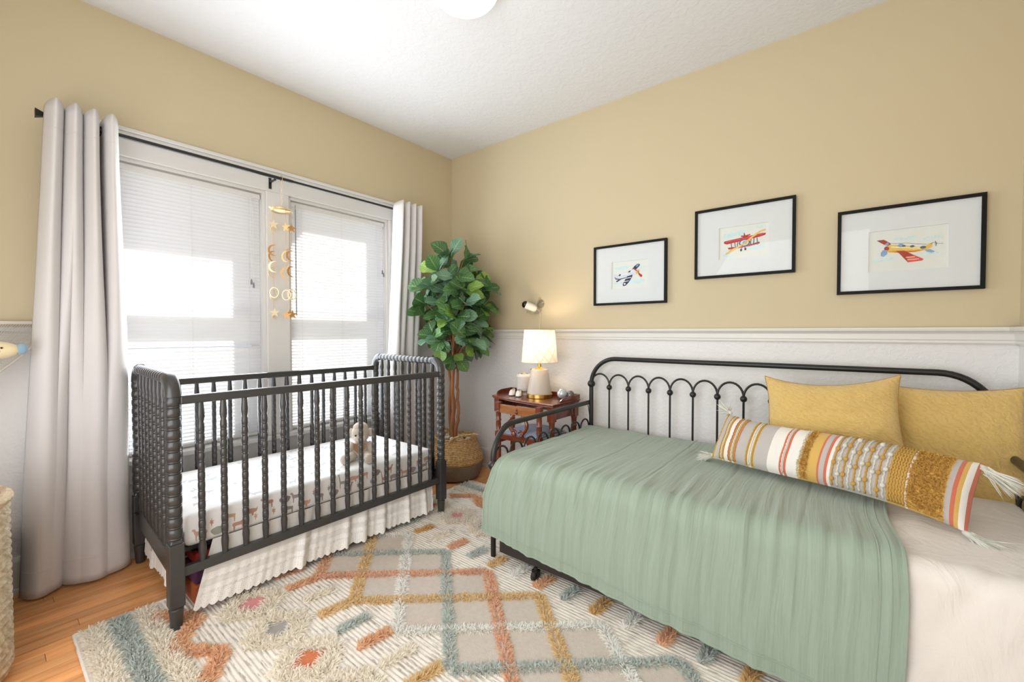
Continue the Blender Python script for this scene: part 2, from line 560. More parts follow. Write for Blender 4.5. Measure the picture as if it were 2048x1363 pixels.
# ------------------------------------------------------------------ mini blinds
def blind_mat():
    t = NT('white_vinyl_slat')
    col = lin((236, 236, 240))
    return t.bsdf(col, 0.45, transl=0.45)
M_slat = blind_mat()
M_cord = mat('white_cord', (225, 225, 222), 0.8)
M_clear = mat('clear_acrylic_wand', (150, 152, 158), 0.15)
M_tassel = mat('grey_plastic_cord_end', (120, 120, 124), 0.4)
def blind(label, w, wand_y, cord_y, cord_z, odd):
    y0, y1 = w[0] + 0.024, w[1] - 0.024
    xc = -0.026
    r = root('mini_blind', (xc, (y0 + y1) / 2, 0.515), label, 'blind', 'white mini blinds in the two windows')
    m = MB(); m.span((xc - .014, y0, 1.975), (xc + .014, y1, 2.003)); m.build('head_rail', M_trimgrey, r, smooth=False, bevel=0.003)
    m = MB(); m.span((xc - .011, y0 + .004, 0.515), (xc + .011, y1 - .004, 0.529)); m.build('bottom_rail', M_trimgrey, r, smooth=False, bevel=0.003)
    sm = MB(); wd = 0.0255; L = (y1 - y0) - 0.006
    sm.grid(lambda u, v: Vector(((v - .5) * wd, (u - .5) * L, -0.0022 * (1 - (2 * v - 1) ** 2))), 1, 4, uv=False)
    me = sm.mesh('slat', M_slat)
    n = 70
    for i in range(n):
        z = 0.541 + (1.966 - 0.541) * i / (n - 1)
        tl = -math.radians(66) + random.gauss(0, .025)
        rz = 0.0
        if i in odd: tl += odd[i]; rz = 0.004
        inst('slat', me, r, (xc, (y0 + y1) / 2, z), (0.0 + random.gauss(0, .0006) + rz, tl, random.gauss(0, .0008)))
    for yy in (y0 + .07, (y0 + y1) / 2, y1 - .07):
        m = MB()
        for dx in (-.0135, .0135): m.tube([(xc + dx, yy, .527), (xc + dx, yy, 1.977)], .0009, 5)
        m.build('ladder_cord', M_cord, r)
    m = MB(); m.tube([(0.004, wand_y, 1.985), (0.006, wand_y, 1.95)], .0025, 6); m.tube([(0.006, wand_y, 1.95), (0.010, wand_y, 1.26)], .0042, 6)
    m.build('tilt_wand', M_clear, r)
    for k in (0, 1):
        m = MB(); yy = cord_y + .012 * k
        m.tube([(0.0, cord_y, 1.985), (0.006, yy, 1.9), (0.008, yy, cord_z - .02 * k)], .0011, 5)
        pc = m.build('pull_cord', M_cord, r)
        m = MB(); m.lathe([(.002, .03), (.005, .02), (.006, 0), (.004, -.004)], 8, Matrix.Translation((0.008, yy, cord_z - .02 * k - .025)))
        m.build('cord_tassel', M_tassel, pc)
    return r
blind('white mini blind in the left window, half shaded, beside the long curtain', W1, -2.29, -1.672, 1.47, {24: -.1, 25: .5, 26: .35, 22: .1})
blind('white mini blind in the right window, glowing with sun behind the hanging mobile', W2, -1.405, -0.745, 1.63, {})

# ------------------------------------------------------------------ curtain rod
RODX, RODZ = 0.098, 2.10
r = root('curtain_rod', (RODX, -1.5, RODZ), 'thin black curtain rod spanning above both windows', 'curtain rod')
m = MB(); m.tube([(RODX, -2.52, RODZ), (RODX, -1.46, RODZ)], .0098, 10); m.tube([(RODX, -1.47, RODZ), (RODX, -0.48, RODZ)], .0078, 10); m.build('rod', M_black, r)
for y, s in ((-2.52, -1), (-0.48, 1)):
    m = MB(); Mx = Matrix.Translation((RODX, y, RODZ)) @ Matrix.Rotation(-s * PI / 2, 4, 'X') @ Matrix.Rotation(PI / 4, 4, 'Z')
    m.lathe([(.012, -.004), (.012, .004), (.022, .026), (.024, .03), (.0, .031)], 4, Mx); m.build('finial', M_black, r, smooth=False)
for y in (-1.565, -2.40, -0.60):
    m = MB(); m.span((0.021, y - .008, RODZ - .055), (0.024, y + .008, RODZ + .012)); m.span((0.021, y - .006, RODZ - .018), (RODX, y + .006, RODZ - .011))
    m.tube(arc((RODX, y, RODZ), .0125, PI * .9, PI * 2.1, 10, (1, 0, 0), (0, 0, 1)), .003, 5); m.build('bracket', M_black, r, smooth=False)

# ------------------------------------------------------------------ curtains
t = NT('pale_grey_curtain_fabric')
c = t.coord('UV', (260, 600, 1)); f = t.noise(c, 1.0, 2)
c2 = t.coord('Position'); f3 = t.noise(c2, 5, 3)
M_curtain = t.bsdf(t.mix(f3, lin((226, 222, 221)), lin((219, 215, 214))), 0.75, 0, t.bump(f, 0.08, 0.001), sheen=0.2, transl=0.05)
def curtain(label, ytop, ybot, nf, vb, ab, split, edge, seed):
    """eyelet curtain: broad folds in front of the rod with narrow valleys behind it, gathering into fewer big folds lower down"""
    zt, zb = RODZ + 0.045, 0.012
    r = root('curtain', (RODX, (ytop[0] + ytop[1]) / 2, 0), label, 'curtain', 'pale grey curtains on the black rod')
    def fold(w, p): return 2 * abs(math.sin(PI * w)) ** p - 1
    def pt(u, v):
        z = zb + (zt - zb) * v
        k = v ** 0.9
        kt = min(1, max(0, (v - .30) / .62)); kt = kt * kt * (3 - 2 * kt)
        y0 = ybot[0] + (ytop[0] - ybot[0]) * k; y1 = ybot[1] + (ytop[1] - ybot[1]) * k
        y1 += edge * math.sin(PI * min(1, v * 1.1)) ** 1.5
        y0 -= edge * .3 * math.sin(PI * v) * (1 - v)
        ft = fold(u * nf, .55)
        back = math.exp(-((u * nf - vb) / .10) ** 2)          # the one valley that passes behind the rod
        w = u / split if u < split else 1 + (u - split) / (1 - split)
        fb = fold(w, .6) * .8 + .2 * fold(u * nf, 1.2) * .6
        x = RODX + (.054 + .044 * ft - .085 * back) * kt + (1 - kt) * (.030 + ab * fb) + 0.010 * vnoise(u * 6, v * 3, seed) * (1 - kt)
        y = y0 + (y1 - y0) * u + .006 * vnoise(u * 5, v * 4, seed + 3) * (1 - v)
        y += (.003 * math.sin(2 * PI * u * nf) * kt)
        if v > 0.985: z += 0.010 * ft
        return Vector((max(x, 0.030), y, z))
    m = MB(); m.grid(pt, 168, 64)
    m.build('panel', M_curtain, r, solid=0.003, angle=3)
    for v in (0.052, 0.945):
        mm = MB(); mm.tube([pt(i / 168, v) + Vector((0.0015, 0, 0)) for i in range(169)], .0015, 4); mm.build('seam', M_curtain, r)
    for i in range(int(nf)):
        for q in ((.06,) if i == vb else (.94,) if i == vb - 1 else ()):
            u = (i + q) / nf
            p = pt(u, (RODZ - zb) / (zt - zb))
            d = (pt(u + .004, .97) - pt(u - .004, .97)); d.z = 0; d.normalize()
            mm = MB(); mm.tube(arc(p, .020, 0, 2 * PI * 19 / 20, 19, d, (0, 0, 1)), .0034, 6, closed=True); mm.build('grommet', M_darkmetal, r)
    return r
curtain('wide pale grey curtain panel hanging to the floor left of the crib', (-2.522, -2.285), (-2.630, -2.266), 4, 3, 0.042, .36, 0.016, 1.0)
curtain('narrow pale grey curtain panel right of the windows behind the fig plant', (-0.712, -0.476), (-0.80, -0.50), 4, 1, 0.036, .5, 0.0, 4.0)
# ------------------------------------------------------------------ crib
M_crib = mat('charcoal_satin_paint', (52, 51, 50), 0.33, rgb2=(59, 57, 56), nscale=6, bump=0.03, bscale=120, spec=0.6)
crib = root('crib', (0.475, -1.58, 0), 'charcoal spindle crib with turned spool posts in front of the windows', 'crib')
CX, CY = (0.10, 0.85), (-2.258, -0.902)
def sh(x_): return .030 * (CX[1] - x_) / (CX[1] - CX[0])      # the far side stands a little askew
def spool(z0, z1, pitch, r, ring):
    """turned beads between z0 and z1 with a thin raised ring in each joint"""
    n = max(1, round((z1 - z0) / pitch)); p = (z1 - z0) / n; out = []
    for i in range(n):
        a = z0 + i * p
        out += [(r * .86, a), (ring, a + p * .05), (ring, a + p * .13), (r * .86, a + p * .18), (r * .96, a + p * .24), (r, a + p * .57), (r * .96, a + p * .93), (r * .86, a + p)]
    return out
# posts
pm = MB(); pm.lathe([(.020, .352)] + spool(.356, .904, .0415, .0250, .0238) + [(.022, .906)], 16); post_me = pm.mesh('spool_post', M_crib, angle=1.2)
bm_ = MB(); bm_.box((0, 0, .2175), (.050, .050, .245)); bm_.lathe([(.030, .340), (.022, .356)], 4, Matrix.Rotation(PI / 4, 4, 'Z'))
blk_me = bm_.mesh('block', M_crib, smooth=False)
fm = MB(); fm.lathe([(.017, 0.0), (.019, .004), (.021, .045), (.0235, .078), (.0245, .086), (.020, .091), (.0245, .097)], 16); foot_me = fm.mesh('foot', M_crib)
for x_ in CX:
    for y_ in CY:
        y_ = y_ + sh(x_); p = inst('post', post_me, crib, (x_, y_, 0))
        b = inst('block', blk_me, p, (x_, y_, 0)); bv = b.modifiers.new('bevel', 'BEVEL'); bv.width = .004; bv.segments = 2
        inst('foot', foot_me, p, (x_, y_, 0))
# elbows and rolled crests at both ends
for y_ in CY:
    yb_ = y_
    for x_, s in ((CX[0], 1), (CX[1], -1)):
        y_ = yb_ + sh(x_)
        m = MB(); R = .066; n = 12; prof = []
        for i in range(n + 1):
            a = (PI / 2) * i / n
            c = Vector((x_ + s * R * (1 - math.cos(a)), y_, .904 + R * math.sin(a) ))
            rad = Vector((-s * math.cos(a), 0, math.sin(a)))
            ring = []
            for k in range(12):
                b = 2 * PI * k / 12
                ca, sa = math.cos(b), math.sin(b)
                q = 0.025 / max(abs(ca), abs(sa)) ** 0.55
                ring.append(c + rad * (q * ca) + Vector((0, q * sa, 0)))
            prof.append(ring)
        vs = [p for rg in prof for p in rg]
        fs = [(i * 12 + k, i * 12 + (k + 1) % 12, (i + 1) * 12 + (k + 1) % 12, (i + 1) * 12 + k) for i in range(n) for k in range(12)]
        fs += [tuple(range(12)), tuple(n * 12 + k for k in range(11, -1, -1))]
        m.add(vs, fs); m.build('elbow', M_crib, crib, angle=0.9)
    y_ = yb_; RZs = Matrix.Rotation(-math.atan(.030 / .75), 4, 'Z')
    m = MB(); L0, L1 = CX[0] + .064, CX[1] - .064
    m.lathe([(.02, 0)] + spool(0, L1 - L0, .0405, .0235, .0215) + [(.02, L1 - L0)], 16, Matrix.Translation((L0, y_ + sh(L0), .970)) @ RZs @ Matrix.Rotation(PI / 2, 4, 'Y'))
    m.build('crest_rail', M_crib, crib, angle=1.2)
    m = MB(); m.box((.475, y_ + .015, .2385), (.715, .022, .087), RZs.to_3x3()); m.build('end_board', M_crib, crib, smooth=False, bevel=.003)
# side rails
for x_ in CX:
    a_, b_ = CY[0] + .02 + sh(x_), CY[1] - .02 + sh(x_)
    m = MB(); m.span((x_ - .014, a_, .872), (x_ + .014, b_, .906)); m.build('top_rail', M_crib, crib, smooth=False, bevel=.005)
    m = MB(); m.span((x_ - .014, a_, .203), (x_ + .014, b_, .240)); m.build('bottom_rail', M_crib, crib, smooth=False, bevel=.003)
# spindles
def spindle(z0, z1):
    L = z1 - z0; v = .085
    a = [(.0105, z0), (.0118, z0 + .02), (.0138, z0 + v * .55), (.0135, z0 + v * .72), (.0100, z0 + v * .95)]
    b = [(r_, z0 + z1 - z_) for r_, z_ in reversed(a)]
    mb = MB(); mb.lathe(a + spool(z0 + v, z1 - v, .0375, .0128, .0122) + b, 10)
    return mb.mesh('spindle', M_crib, angle=1.2)
sp_side = spindle(.238, .874); sp_end = spindle(.280, .953)
for x_ in CX:
    for i in range(16): inst('spindle', sp_side, crib, (x_, -2.170 + .0786 * i + sh(x_), 0))
for y_ in CY:
    for i in range(8): inst('spindle', sp_end, crib, (CX[0] + .083 * (i + 1) + .002, y_ + sh(CX[0] + .083 * (i + 1)), 0))
m = MB()
for a, b in (((.125, -2.235, .272), (.14, -.925, .288)), ((.785, -2.235, .272), (.80, -.925, .288)), ((.125, -2.235, .272), (.80, -2.22, .288)), ((.125, -.94, .272), (.80, -.925, .288))): m.span(a, b)
for i in range(9): m.span((.13, -2.15 + .14 * i, .276), (.80, -2.14 + .14 * i, .284))
m.build('spring_frame', M_black, crib, smooth=False)
for x_ in (.80, .15):
    for y_, s in ((-.925, 1), (-2.235, -1)):
        m = MB(); m.span((x_ - .012, y_ - .003, .25), (x_ + .012, y_ + .003, .36)); m.span((x_ - .012, y_ - .02, .262), (x_ + .03, y_ + .02, .268)); m.build('support_bracket', M_black, crib, smooth=False)

# crib mattress in its fitted sheet
M_sheet = mat('white_cotton_sheet', (236, 233, 230), 0.85, nscale=8, bump=0.15, bscale=14, dist=0.006, sheen=0.2)
cm_ = root('crib_mattress', (.475, -1.58, .290), 'crib mattress in a white fitted sheet printed with small animals', 'mattress')
def cushion(x0, x1, y0, y1, z0, z1, rad, wr, seed, nx=40, ny=60):
    """rounded slab, closed, with slight cloth wrinkles"""
    mb = MB(); cx, cy, cz = (x0 + x1) / 2, (y0 + y1) / 2, (z0 + z1) / 2
    hx, hy, hz = (x1 - x0) / 2, (y1 - y0) / 2, (z1 - z0) / 2
    bmm = bmesh.new(); bmesh.ops.create_cube(bmm, size=2)
    for e in bmm.edges: pass
    bmesh.ops.scale(bmm, vec=(hx, hy, hz), verts=bmm.verts)
    bmesh.ops.bevel(bmm, geom=list(bmm.edges), offset=rad, segments=4, profile=.5, affect='EDGES')
    me = bpy.data.meshes.new('tmp'); bmm.to_mesh(me); bmm.free()
    vs = [(v.co.x + cx, v.co.y + cy, v.co.z + cz) for v in me.vertices]; fs = [tuple(p.vertices) for p in me.polygons]
    bpy.data.meshes.remove(me)
    mb.add(vs, fs)
    return mb
mb = cushion(.130, .822, -2.222, -.940, .290, .420, .028, 0, 1)
mo = mb.build('sheet', M_sheet, cm_, angle=1.0)
pc = [(170, 96, 66), (120, 104, 110), (186, 128, 84), (112, 116, 96), (150, 132, 116), (196, 120, 92), (96, 84, 82)]
pc = [tuple(int(v + (232 - v) * .38) for v in c) for c in pc]
M_print = [mat('animal_print_ink', c, 0.9) for c in pc] + [mat('faint_animal_print_ink', (196, 199, 198), .9)]
QUAD = [(-.5, .05), (-.48, .22), (-.36, .30), (.1, .28), (.28, .36), (.36, .55), (.52, .58), (.58, .46), (.46, .38), (.40, .16), (.34, .0), (.32, -.42), (.25, -.42), (.22, -.02), (-.28, -.02), (-.34, -.42), (-.41, -.42), (-.42, -.02)]
GIR = [(-.4, .0), (-.42, .12), (.1, .2), (.26, .85), (.22, .95), (.42, .92), (.44, .86), (.34, .84), (.22, .1), (.2, -.55), (.14, -.55), (.1, -.1), (-.26, -.14), (-.3, -.55), (-.36, -.55)]
BLOB = [(math.cos(a) * .5 * (1 + .15 * math.sin(3 * a)), math.sin(a) * .34) for a in [2 * PI * i / 12 for i in range(12)]]
RHI = [(-.6, -.05), (-.55, .2), (-.2, .3), (.25, .26), (.5, .2), (.62, .34), (.6, .08), (.52, -.08), (.3, -.12), (.28, -.36), (.16, -.36), (.12, -.14), (-.3, -.12), (-.34, -.36), (-.46, -.36), (-.48, -.1)]
LEAF = [(0, -.5), (.06, -.1), (.24, .1), (.1, .12), (.16, .42), (.02, .26), (-.06, .6), (-.08, .2), (-.3, .3), (-.1, .02), (-.28, -.06), (-.06, -.14)]
rr = random.Random(5)
pm = MB()
# long front face
for i in range(34):
    y_ = -2.19 + 1.22 * (i + rr.uniform(.2, .8)) / 34
    z_ = .328 + (.042 if i % 2 else 0) + rr.uniform(-.008, .008)
    sh = [QUAD, LEAF, BLOB, GIR, QUAD, RHI, LEAF][i % 7]; s_ = .05 if sh is not LEAF else .035
    Mx = Matrix.Translation((.8217 + .00002 * i, y_, z_)) @ Matrix(((0, 0, 1, 0), (rr.choice((-1, 1)) * s_, 0, 0, 0), (0, s_, 0, 0), (0, 0, 0, 1)))
    pm.prism(sh, .0008, Mx, [1, 3, 0, 2, 6, 1, 3, 5, 4][rr.randrange(9)])
# top face
for i in range(70):
    x_, y_ = rr.uniform(.19, .77), rr.uniform(-2.16, -1.0)
    if .60 < x_ and -1.48 < y_ < -1.22: continue
    sh = [QUAD, LEAF, GIR, RHI, LEAF, QUAD][i % 6]; s_ = .045
    Mx = Matrix.Translation((x_, y_, .4199 + .000004 * i)) @ Matrix.Rotation(PI / 2 + rr.uniform(-.5, .5), 4, 'Z') @ Matrix.Diagonal((s_, s_, 1, 1))
    pm.prism(sh, .0003, Mx, 7)
po = pm.build('animal_print', M_print, cm_, smooth=False); po['kind'] = 'stuff'

# dust ruffle with eyelet lace
t = NT('white_eyelet_cotton'); c = t.coord('Position', (1, 1, 1)); f = t.noise(c, 160, 2)
M_ruffle = t.bsdf(lin((232, 228, 222)), 0.9, 0, t.bump(f, .1, .002), sheen=.2, transl=.12)
t = NT('white_lace'); c = t.coord('UV', (150, 7, 1))
vo = t.n('TexVoronoi'); vo.inputs['Scale'].default_value = 1; vo.inputs['Randomness'].default_value = .25; t.l(c, vo.inputs['Vector'])
hole = t.math('LESS_THAN', vo.outputs['Distance'], .20)
bs = t.n('BsdfDiffuse'); bs.inputs[0].default_value = lin((234, 230, 224)); tp = t.n('BsdfTransparent'); mx = t.n('MixShader')
fac = t.math('MULTIPLY', hole, .4); t.l(fac, mx.inputs[0]); t.l(bs.outputs[0], mx.inputs[1]); t.l(tp.outputs[0], mx.inputs[2]); t.l(mx.outputs[0], t.out.inputs[0])
M_lace = t.m
sk = root('crib_skirt', (.475, -1.58, .04), 'white ruffled crib skirt with scalloped lace hem under the crib mattress', 'crib skirt')
def ruffle(x_or_y, a0, a1, b0, b1, axis, out, pleats, ztop, zbot, seed):
    """panel hanging from ztop to zbot, along axis from a0..a1 at the top and b0..b1 at the bottom"""
    def base(u, z):
        v = (ztop - z) / (ztop - zbot)
        al = a0 + (a1 - a0) * u; be = b0 + (b1 - b0) * u
        p = al + (be - al) * v
        ph = 0
        w = 0.0
        for (pc_, pw_, pa) in pleats:
            d = (u - pc_) / pw_
            w += pa * math.exp(-d * d) 
        fold = .003 * vnoise(u * 26, seed, 3) + .0012 * math.sin(u * 2 * PI * 31 + 2 * seed)
        o = x_or_y + out * ((fold + w) * (.25 + .9 * v) + .012 * v)
        shift = .007 * vnoise(u * 17, 1, 5) * v
        return (Vector((o, p + shift, z)) if axis == 'Y' else Vector((p + shift, o, z)))
    zl = zbot + .052
    m = MB(); m.grid(lambda u, v: base(u, zl + (ztop - zl) * v), 260, 10); m.build('ruffle_panel', M_ruffle, sk, angle=3)
    # lace hem with scalloped lower edge
    n = max(10, int(abs(b1 - b0) / .030))
    def hem(u, v):
        sc = abs(math.sin(u * PI * n)) * .010
        return base(u, zbot + (.010 - sc) * (1 - v) + (zl + .003 - zbot) * v)
    m = MB(); m.grid(hem, n * 10, 4); m.build('lace_hem', M_lace, sk, angle=3)
    # two raised lace bands
    off = Vector((out * .0025, 0, 0)) if axis == 'Y' else Vector((0, out * .0025, 0))
    for zb_, h in ((zl + .004, .026), (zl + .052, .030)):
        def band(u, v):
            sc = abs(math.sin(u * PI * n * 1.5)) * .006
            return base(u, zb_ + (.006 - sc) * (1 - v) + h * v) + off
        m = MB(); m.grid(band, n * 8, 3); m.build('lace_band', M_lace, sk, angle=3)
ruffle(.826, -2.128, -.962, -2.205, -.955, 'Y', 1, [(.12, .10, .006), (.335, .016, .022), (.37, .012, -.014), (.52, .020, .020), (.55, .012, -.016), (.60, .022, .026), (.635, .012, -.014), (.70, .020, .022), (.73, .012, -.014), (.84, .018, .020), (.865, .012, -.012), (.94, .016, .018)], .300, .036, .4)
ruffle(-2.205, .16, .70, .12, .74, 'X', -1, [(.3, .05, .015), (.7, .04, .012)], .270, .045, 1.3)

# plush toy on the mattress: sitting lamb-like cuddly with a bib
M_plush = mat('cream_plush', (214, 200, 184), 1.0, rgb2=(196, 180, 162), nscale=90, bump=.7, bscale=220, dist=.004, sheen=.6)
M_face = mat('pale_plush_face', (232, 222, 206), 1.0, nscale=90, bump=.5, bscale=240, dist=.003, sheen=.5)
M_bib = mat('tan_velour', (160, 126, 100), .95, nscale=60, bump=.3)
pl = root('plush_toy', (.66, -1.345, .421), 'cream plush toy animal with tan bib sitting on the crib mattress', 'plush toy', rot=(0, 0, math.radians(48)))
def P(name, balls, mt, parent=pl):
    m = MB()
    for c_, r_, s_ in balls: m.ball(c_, r_, 16, 10, s_)
    return m.build(name, mt, parent, local=True, angle=3)
P('body', [((0, 0, .055), .056, (1, .95, 1))], M_plush)
hd = P('head', [((0, -.012, .148), .050, (1, .95, 1.08)), ((0, -.01, .18), .042, (1, .9, .8))], M_plush)
P('face', [((0, -.030, .136), .040, (.95, .75, .95))], M_face)
P('eye', [((-.018, -.0585, .146), .0055, (1, .6, 1))], M_black); P('eye', [((.018, -.0585, .146), .0055, (1, .6, 1))], M_black)
P('nose', [((0, -.0605, .128), .005, (1.2, .6, .8))], M_bib)
P('ear', [((-.052, 0, .15), .022, (.7, .6, 1.2))], M_plush); P('ear', [((.052, 0, .15), .022, (.7, .6, 1.2))], M_plush)
for s in (-1, 1):
    m = MB(); m.tube([(s * .04, -.01, .09), (s * .062, -.03, .06), (s * .058, -.055, .03)], [.022, .02, .019], 12); m.ball((s * .058, -.055, .028), .0195, 12, 8); m.build('arm', M_plush, pl, local=True, angle=3)
    m = MB(); m.tube([(s * .03, -.02, .03), (s * .055, -.07, .026), (s * .062, -.105, .027)], [.028, .026, .024], 12); m.ball((s * .064, -.112, .028), .027, 12, 8, (1, .8, 1.1)); m.build('leg', M_plush, pl, local=True, angle=3)
m = MB(); m.prism([(-.03, .1), (.03, .1), (.034, .07), (0, .04), (-.034, .07)], .006, Matrix.Translation((0, -.052, 0)) @ Matrix.Rotation(PI / 2, 4, 'X')); m.build('bib', M_bib, pl, local=True)

# things stored under the crib
M_bag = mat('red_bag_fabric', (176, 40, 30), .6, bump=.3, bscale=30); M_purple = mat('purple_bag_fabric', (94, 50, 88), .6, nscale=60, rgb2=(60, 30, 70), bump=.3)
M_orange = mat('burnt_orange_fabric', (168, 82, 36), .7, bump=.3, bscale=30)
bg = root('toy_bag', (.64, -2.12, .0), 'red, purple and orange bag with black straps tucked under the crib end', 'bag')
for nm, z0, z1, mt, ins in (('lower_panel', .012, .10, M_orange, 0), ('side_panel', .10, .185, M_purple, .004), ('top_panel', .185, .235, M_bag, .0)):
    mb = cushion(.50 + ins, .765 - ins, -2.175, -2.02, z0, z1, .012, 0, 2); mb.build(nm, mt, bg, angle=1)
for z_ in (.245, .262):
    m = MB(); m.tube([(.52, -2.17, z_ - .02), (.60, -2.185, z_), (.70, -2.185, z_ - .004), (.755, -2.14, z_ - .02), (.755, -2.06, z_ - .02)], .007, 6); m.build('strap', M_black, bg)
M_bin = mat('clear_grey_plastic', (176, 178, 176), .25, spec=.6, transl=.3)
bn = root('underbed_bin', (.47, -1.40, .0), 'low grey plastic storage bin under the crib skirt', 'storage bin')
m = MB(); m.span((.17, -1.95, .028), (.775, -.985, .034)); m.span((.17, -1.95, .03), (.176, -.985, .17)); m.span((.769, -1.95, .03), (.775, -.985, .17)); m.span((.17, -1.95, .03), (.775, -1.944, .17)); m.span((.17, -.991, .03), (.775, -.985, .17)); m.build('tub', M_bin, bn, smooth=False, bevel=.003)
m = MB(); m.span((.16, -1.96, .17), (.785, -.975, .182)); m.build('lid', M_bin, bn, smooth=False, bevel=.004)
for x_ in (.20, .80):
    for y_ in (-1.68, -1.25):
        m = MB(); m.lathe([(.0, -.011), (.024, -.011), (.027, -.006), (.027, .006), (.024, .011), (.0, .011)], 18, Matrix.Translation((x_, y_, .040)) @ Matrix.Rotation(PI / 2, 4, 'Y')); m.build('wheel', M_bin, bn)
# ------------------------------------------------------------------ daybed
bed = root('daybed', (2.41, -.59, 0), 'black metal daybed with looped headboard and ball knobs along the back wall', 'bed')
BX0, BX1, BYB, BYF = 1.472, 3.345, -.085, -1.094
ZT = .668
m = MB(); m.tube([(BX0, BYB, 0), (BX0, BYB, .80)], .0145, 12); m.build('back_post', M_black, bed)
m = MB(); m.tube([(BX1, BYB, 0), (BX1, BYB, .80)], .0145, 12); m.build('back_post', M_black, bed)
R = .178
pts = [Vector((BX0, BYB, .79))] + arc((BX0 + R, BYB, .795), R, PI, PI / 2, 12, (1, 0, 0), (0, 0, 1)) + arc((BX1 - R, BYB, .795), R, PI / 2, 0, 12, (1, 0, 0), (0, 0, 1)) + [Vector((BX1, BYB, .79))]
m = MB(); m.tube(pts, .0145, 12); m.build('head_rail', M_black, bed)
for x_ in (BX0, BX1):
    m = MB(); m.ball((x_, BYB, .797), .0265, 16, 10); m.build('knob', M_black, bed)
NA = 14; dx = (BX1 - BX0) / NA
am = MB(); am.tube(arc((0, 0, 0), dx / 2, PI, 0, 14, (1, 0, 0), (0, 0, 1.18)), .0062, 8); arch_me = am.mesh('arch', M_black)
km = MB(); km.ball((0, 0, 0), .0185, 14, 9); knob_me = km.mesh('knob', M_black)
rm = MB(); rm.tube([(0, 0, .30), (0, 0, .785)], .0062, 8); rod_me = rm.mesh('rod', M_black)
for i in range(NA):
    inst('arch', arch_me, bed, (BX0 + dx * (i + .5), BYB, .79))
    if i:
        inst('knob', knob_me, bed, (BX0 + dx * i, BYB, .782)); inst('rod', rod_me, bed, (BX0 + dx * i, BYB, 0))
m = MB(); m.tube([(BX0, BYB, .30), (BX1, BYB, .30)], .011, 10); m.build('lower_rail', M_black, bed)
for x_ in (BX0 - .016, BX1 + .016):
    R2 = .16
    pts = [Vector((x_, BYB, ZT))] + [Vector((x_, BYF + R2 + .02 - 0.0, ZT))] + arc((x_, BYF + R2, ZT - R2), R2, PI / 2, PI, 12, (0, 1, 0), (0, 0, 1))[1:] + [Vector((x_, BYF, .49))]
    m = MB(); m.tube(pts, .0150, 12); m.build('arm_rail', M_darkmetal, bed)
    m = MB(); m.ball((x_, BYF, .476), .0265, 16, 10); m.build('knob', M_darkmetal, bed)
    m = MB(); m.tube([(x_, BYF, 0), (x_, BYF, .48)], .0135, 12); m.build('front_leg', M_black, bed)
    m = MB(); m.tube([(x_, BYB, .40), (x_, BYF, .40)], .009, 8); m.build('side_rail', M_black, bed)
    pch = (BYB - BYF) / 8
    am = MB(); am.tube([Vector((0, -pch / 2 + .006, -.09))] + arc((0, 0, 0), pch / 2 - .006, PI, 0, 12, (0, 1, 0), (0, 0, 1.05)) + [Vector((0, pch / 2 - .006, -.09))], .0058, 8)
    ame = am.mesh('arm_arch', M_darkmetal)
    for i in range(8): inst('arm_arch', ame, bed, (x_, BYF + pch * (i + .5), .500))
m = MB(); m.tube([(BX0, BYF + .01, .30), (BX1, BYF + .01, .30)], .011, 8); m.build('front_rail', M_black, bed)
m = MB()
for i in range(13): m.span((BX0 + .07 + i * .14, BYF + .02, .305), (BX0 + .11 + i * .14, BYB - .01, .315))
m.build('slat_deck', M_black, bed, smooth=False)

# trundle
M_trun = mat('dark_brown_trundle', (48, 42, 38), .5, nscale=12)
tr_ = root('trundle', (2.4, -.64, 0), 'low dark trundle on casters under the daybed', 'trundle')
m = MB(); m.span((1.515, -1.116, .058), (3.32, -1.098, .20)); m.build('front_panel', M_trun, tr_, smooth=False, bevel=.003)
m = MB(); m.span((1.515, -1.098, .058), (1.53, -.17, .20)); m.build('side_panel', M_trun, tr_, smooth=False, bevel=.003)
m = MB(); m.span((3.305, -1.098, .058), (3.32, -.17, .20)); m.build('side_panel', M_trun, tr_, smooth=False, bevel=.003)
m = MB(); m.span((1.53, -1.098, .09), (3.305, -.17, .11)); m.build('deck', M_trun, tr_, smooth=False)
for x_ in (1.742, 3.10):
    for y_ in (-1.122, -.25):
        cst = MB(); cst.lathe([(.009, .04), (.009, .062)], 10, Matrix.Translation((x_, y_, 0))); cst.span((x_ - .016, y_ - .012, .024), (x_ - .013, y_ + .014, .05)); cst.span((x_ + .013, y_ - .012, .024), (x_ + .016, y_ + .014, .05)); cst.span((x_ - .016, y_ - .012, .046), (x_ + .016, y_ + .014, .052))
        co = cst.build('caster', M_black, tr_, smooth=False)
        w_ = MB(); w_.lathe([(0, -.012), (.020, -.012), (.0245, -.008), (.0245, .008), (.020, .012), (0, .012)], 18, Matrix.Translation((x_, y_ - .006, .0255)) @ Matrix.Rotation(PI / 2, 4, 'Y')); w_.build('wheel', M_black, co)

# mattress
M_matt = mat('mattress_ticking', (226, 221, 214), .85, nscale=10, bump=.1)
mb = cushion(1.50, 3.325, -1.055, -.115, .318, .500, .035, 0, 3)
mo = mb.build('mattress', M_matt, angle=1); tag(mo, 'white mattress on the daybed under the green blanket', 'mattress')

# white sheet at the right end
t = NT('white_linen_sheet'); c = t.coord('Position')
f = t.noise(t.coord('Position', (1, 1, .35)), 7, 4, .55, 1.5); f2 = t.noise(c, 420, 2)
h = t.math('ADD', t.math('MULTIPLY', f, 1.0), t.math('MULTIPLY', f2, .03))
M_linen = t.bsdf(t.mix(t.noise(c, 3), lin((229, 222, 213)), lin((221, 213, 204))), .9, 0, t.bump(h, .5, .02), sheen=.2)

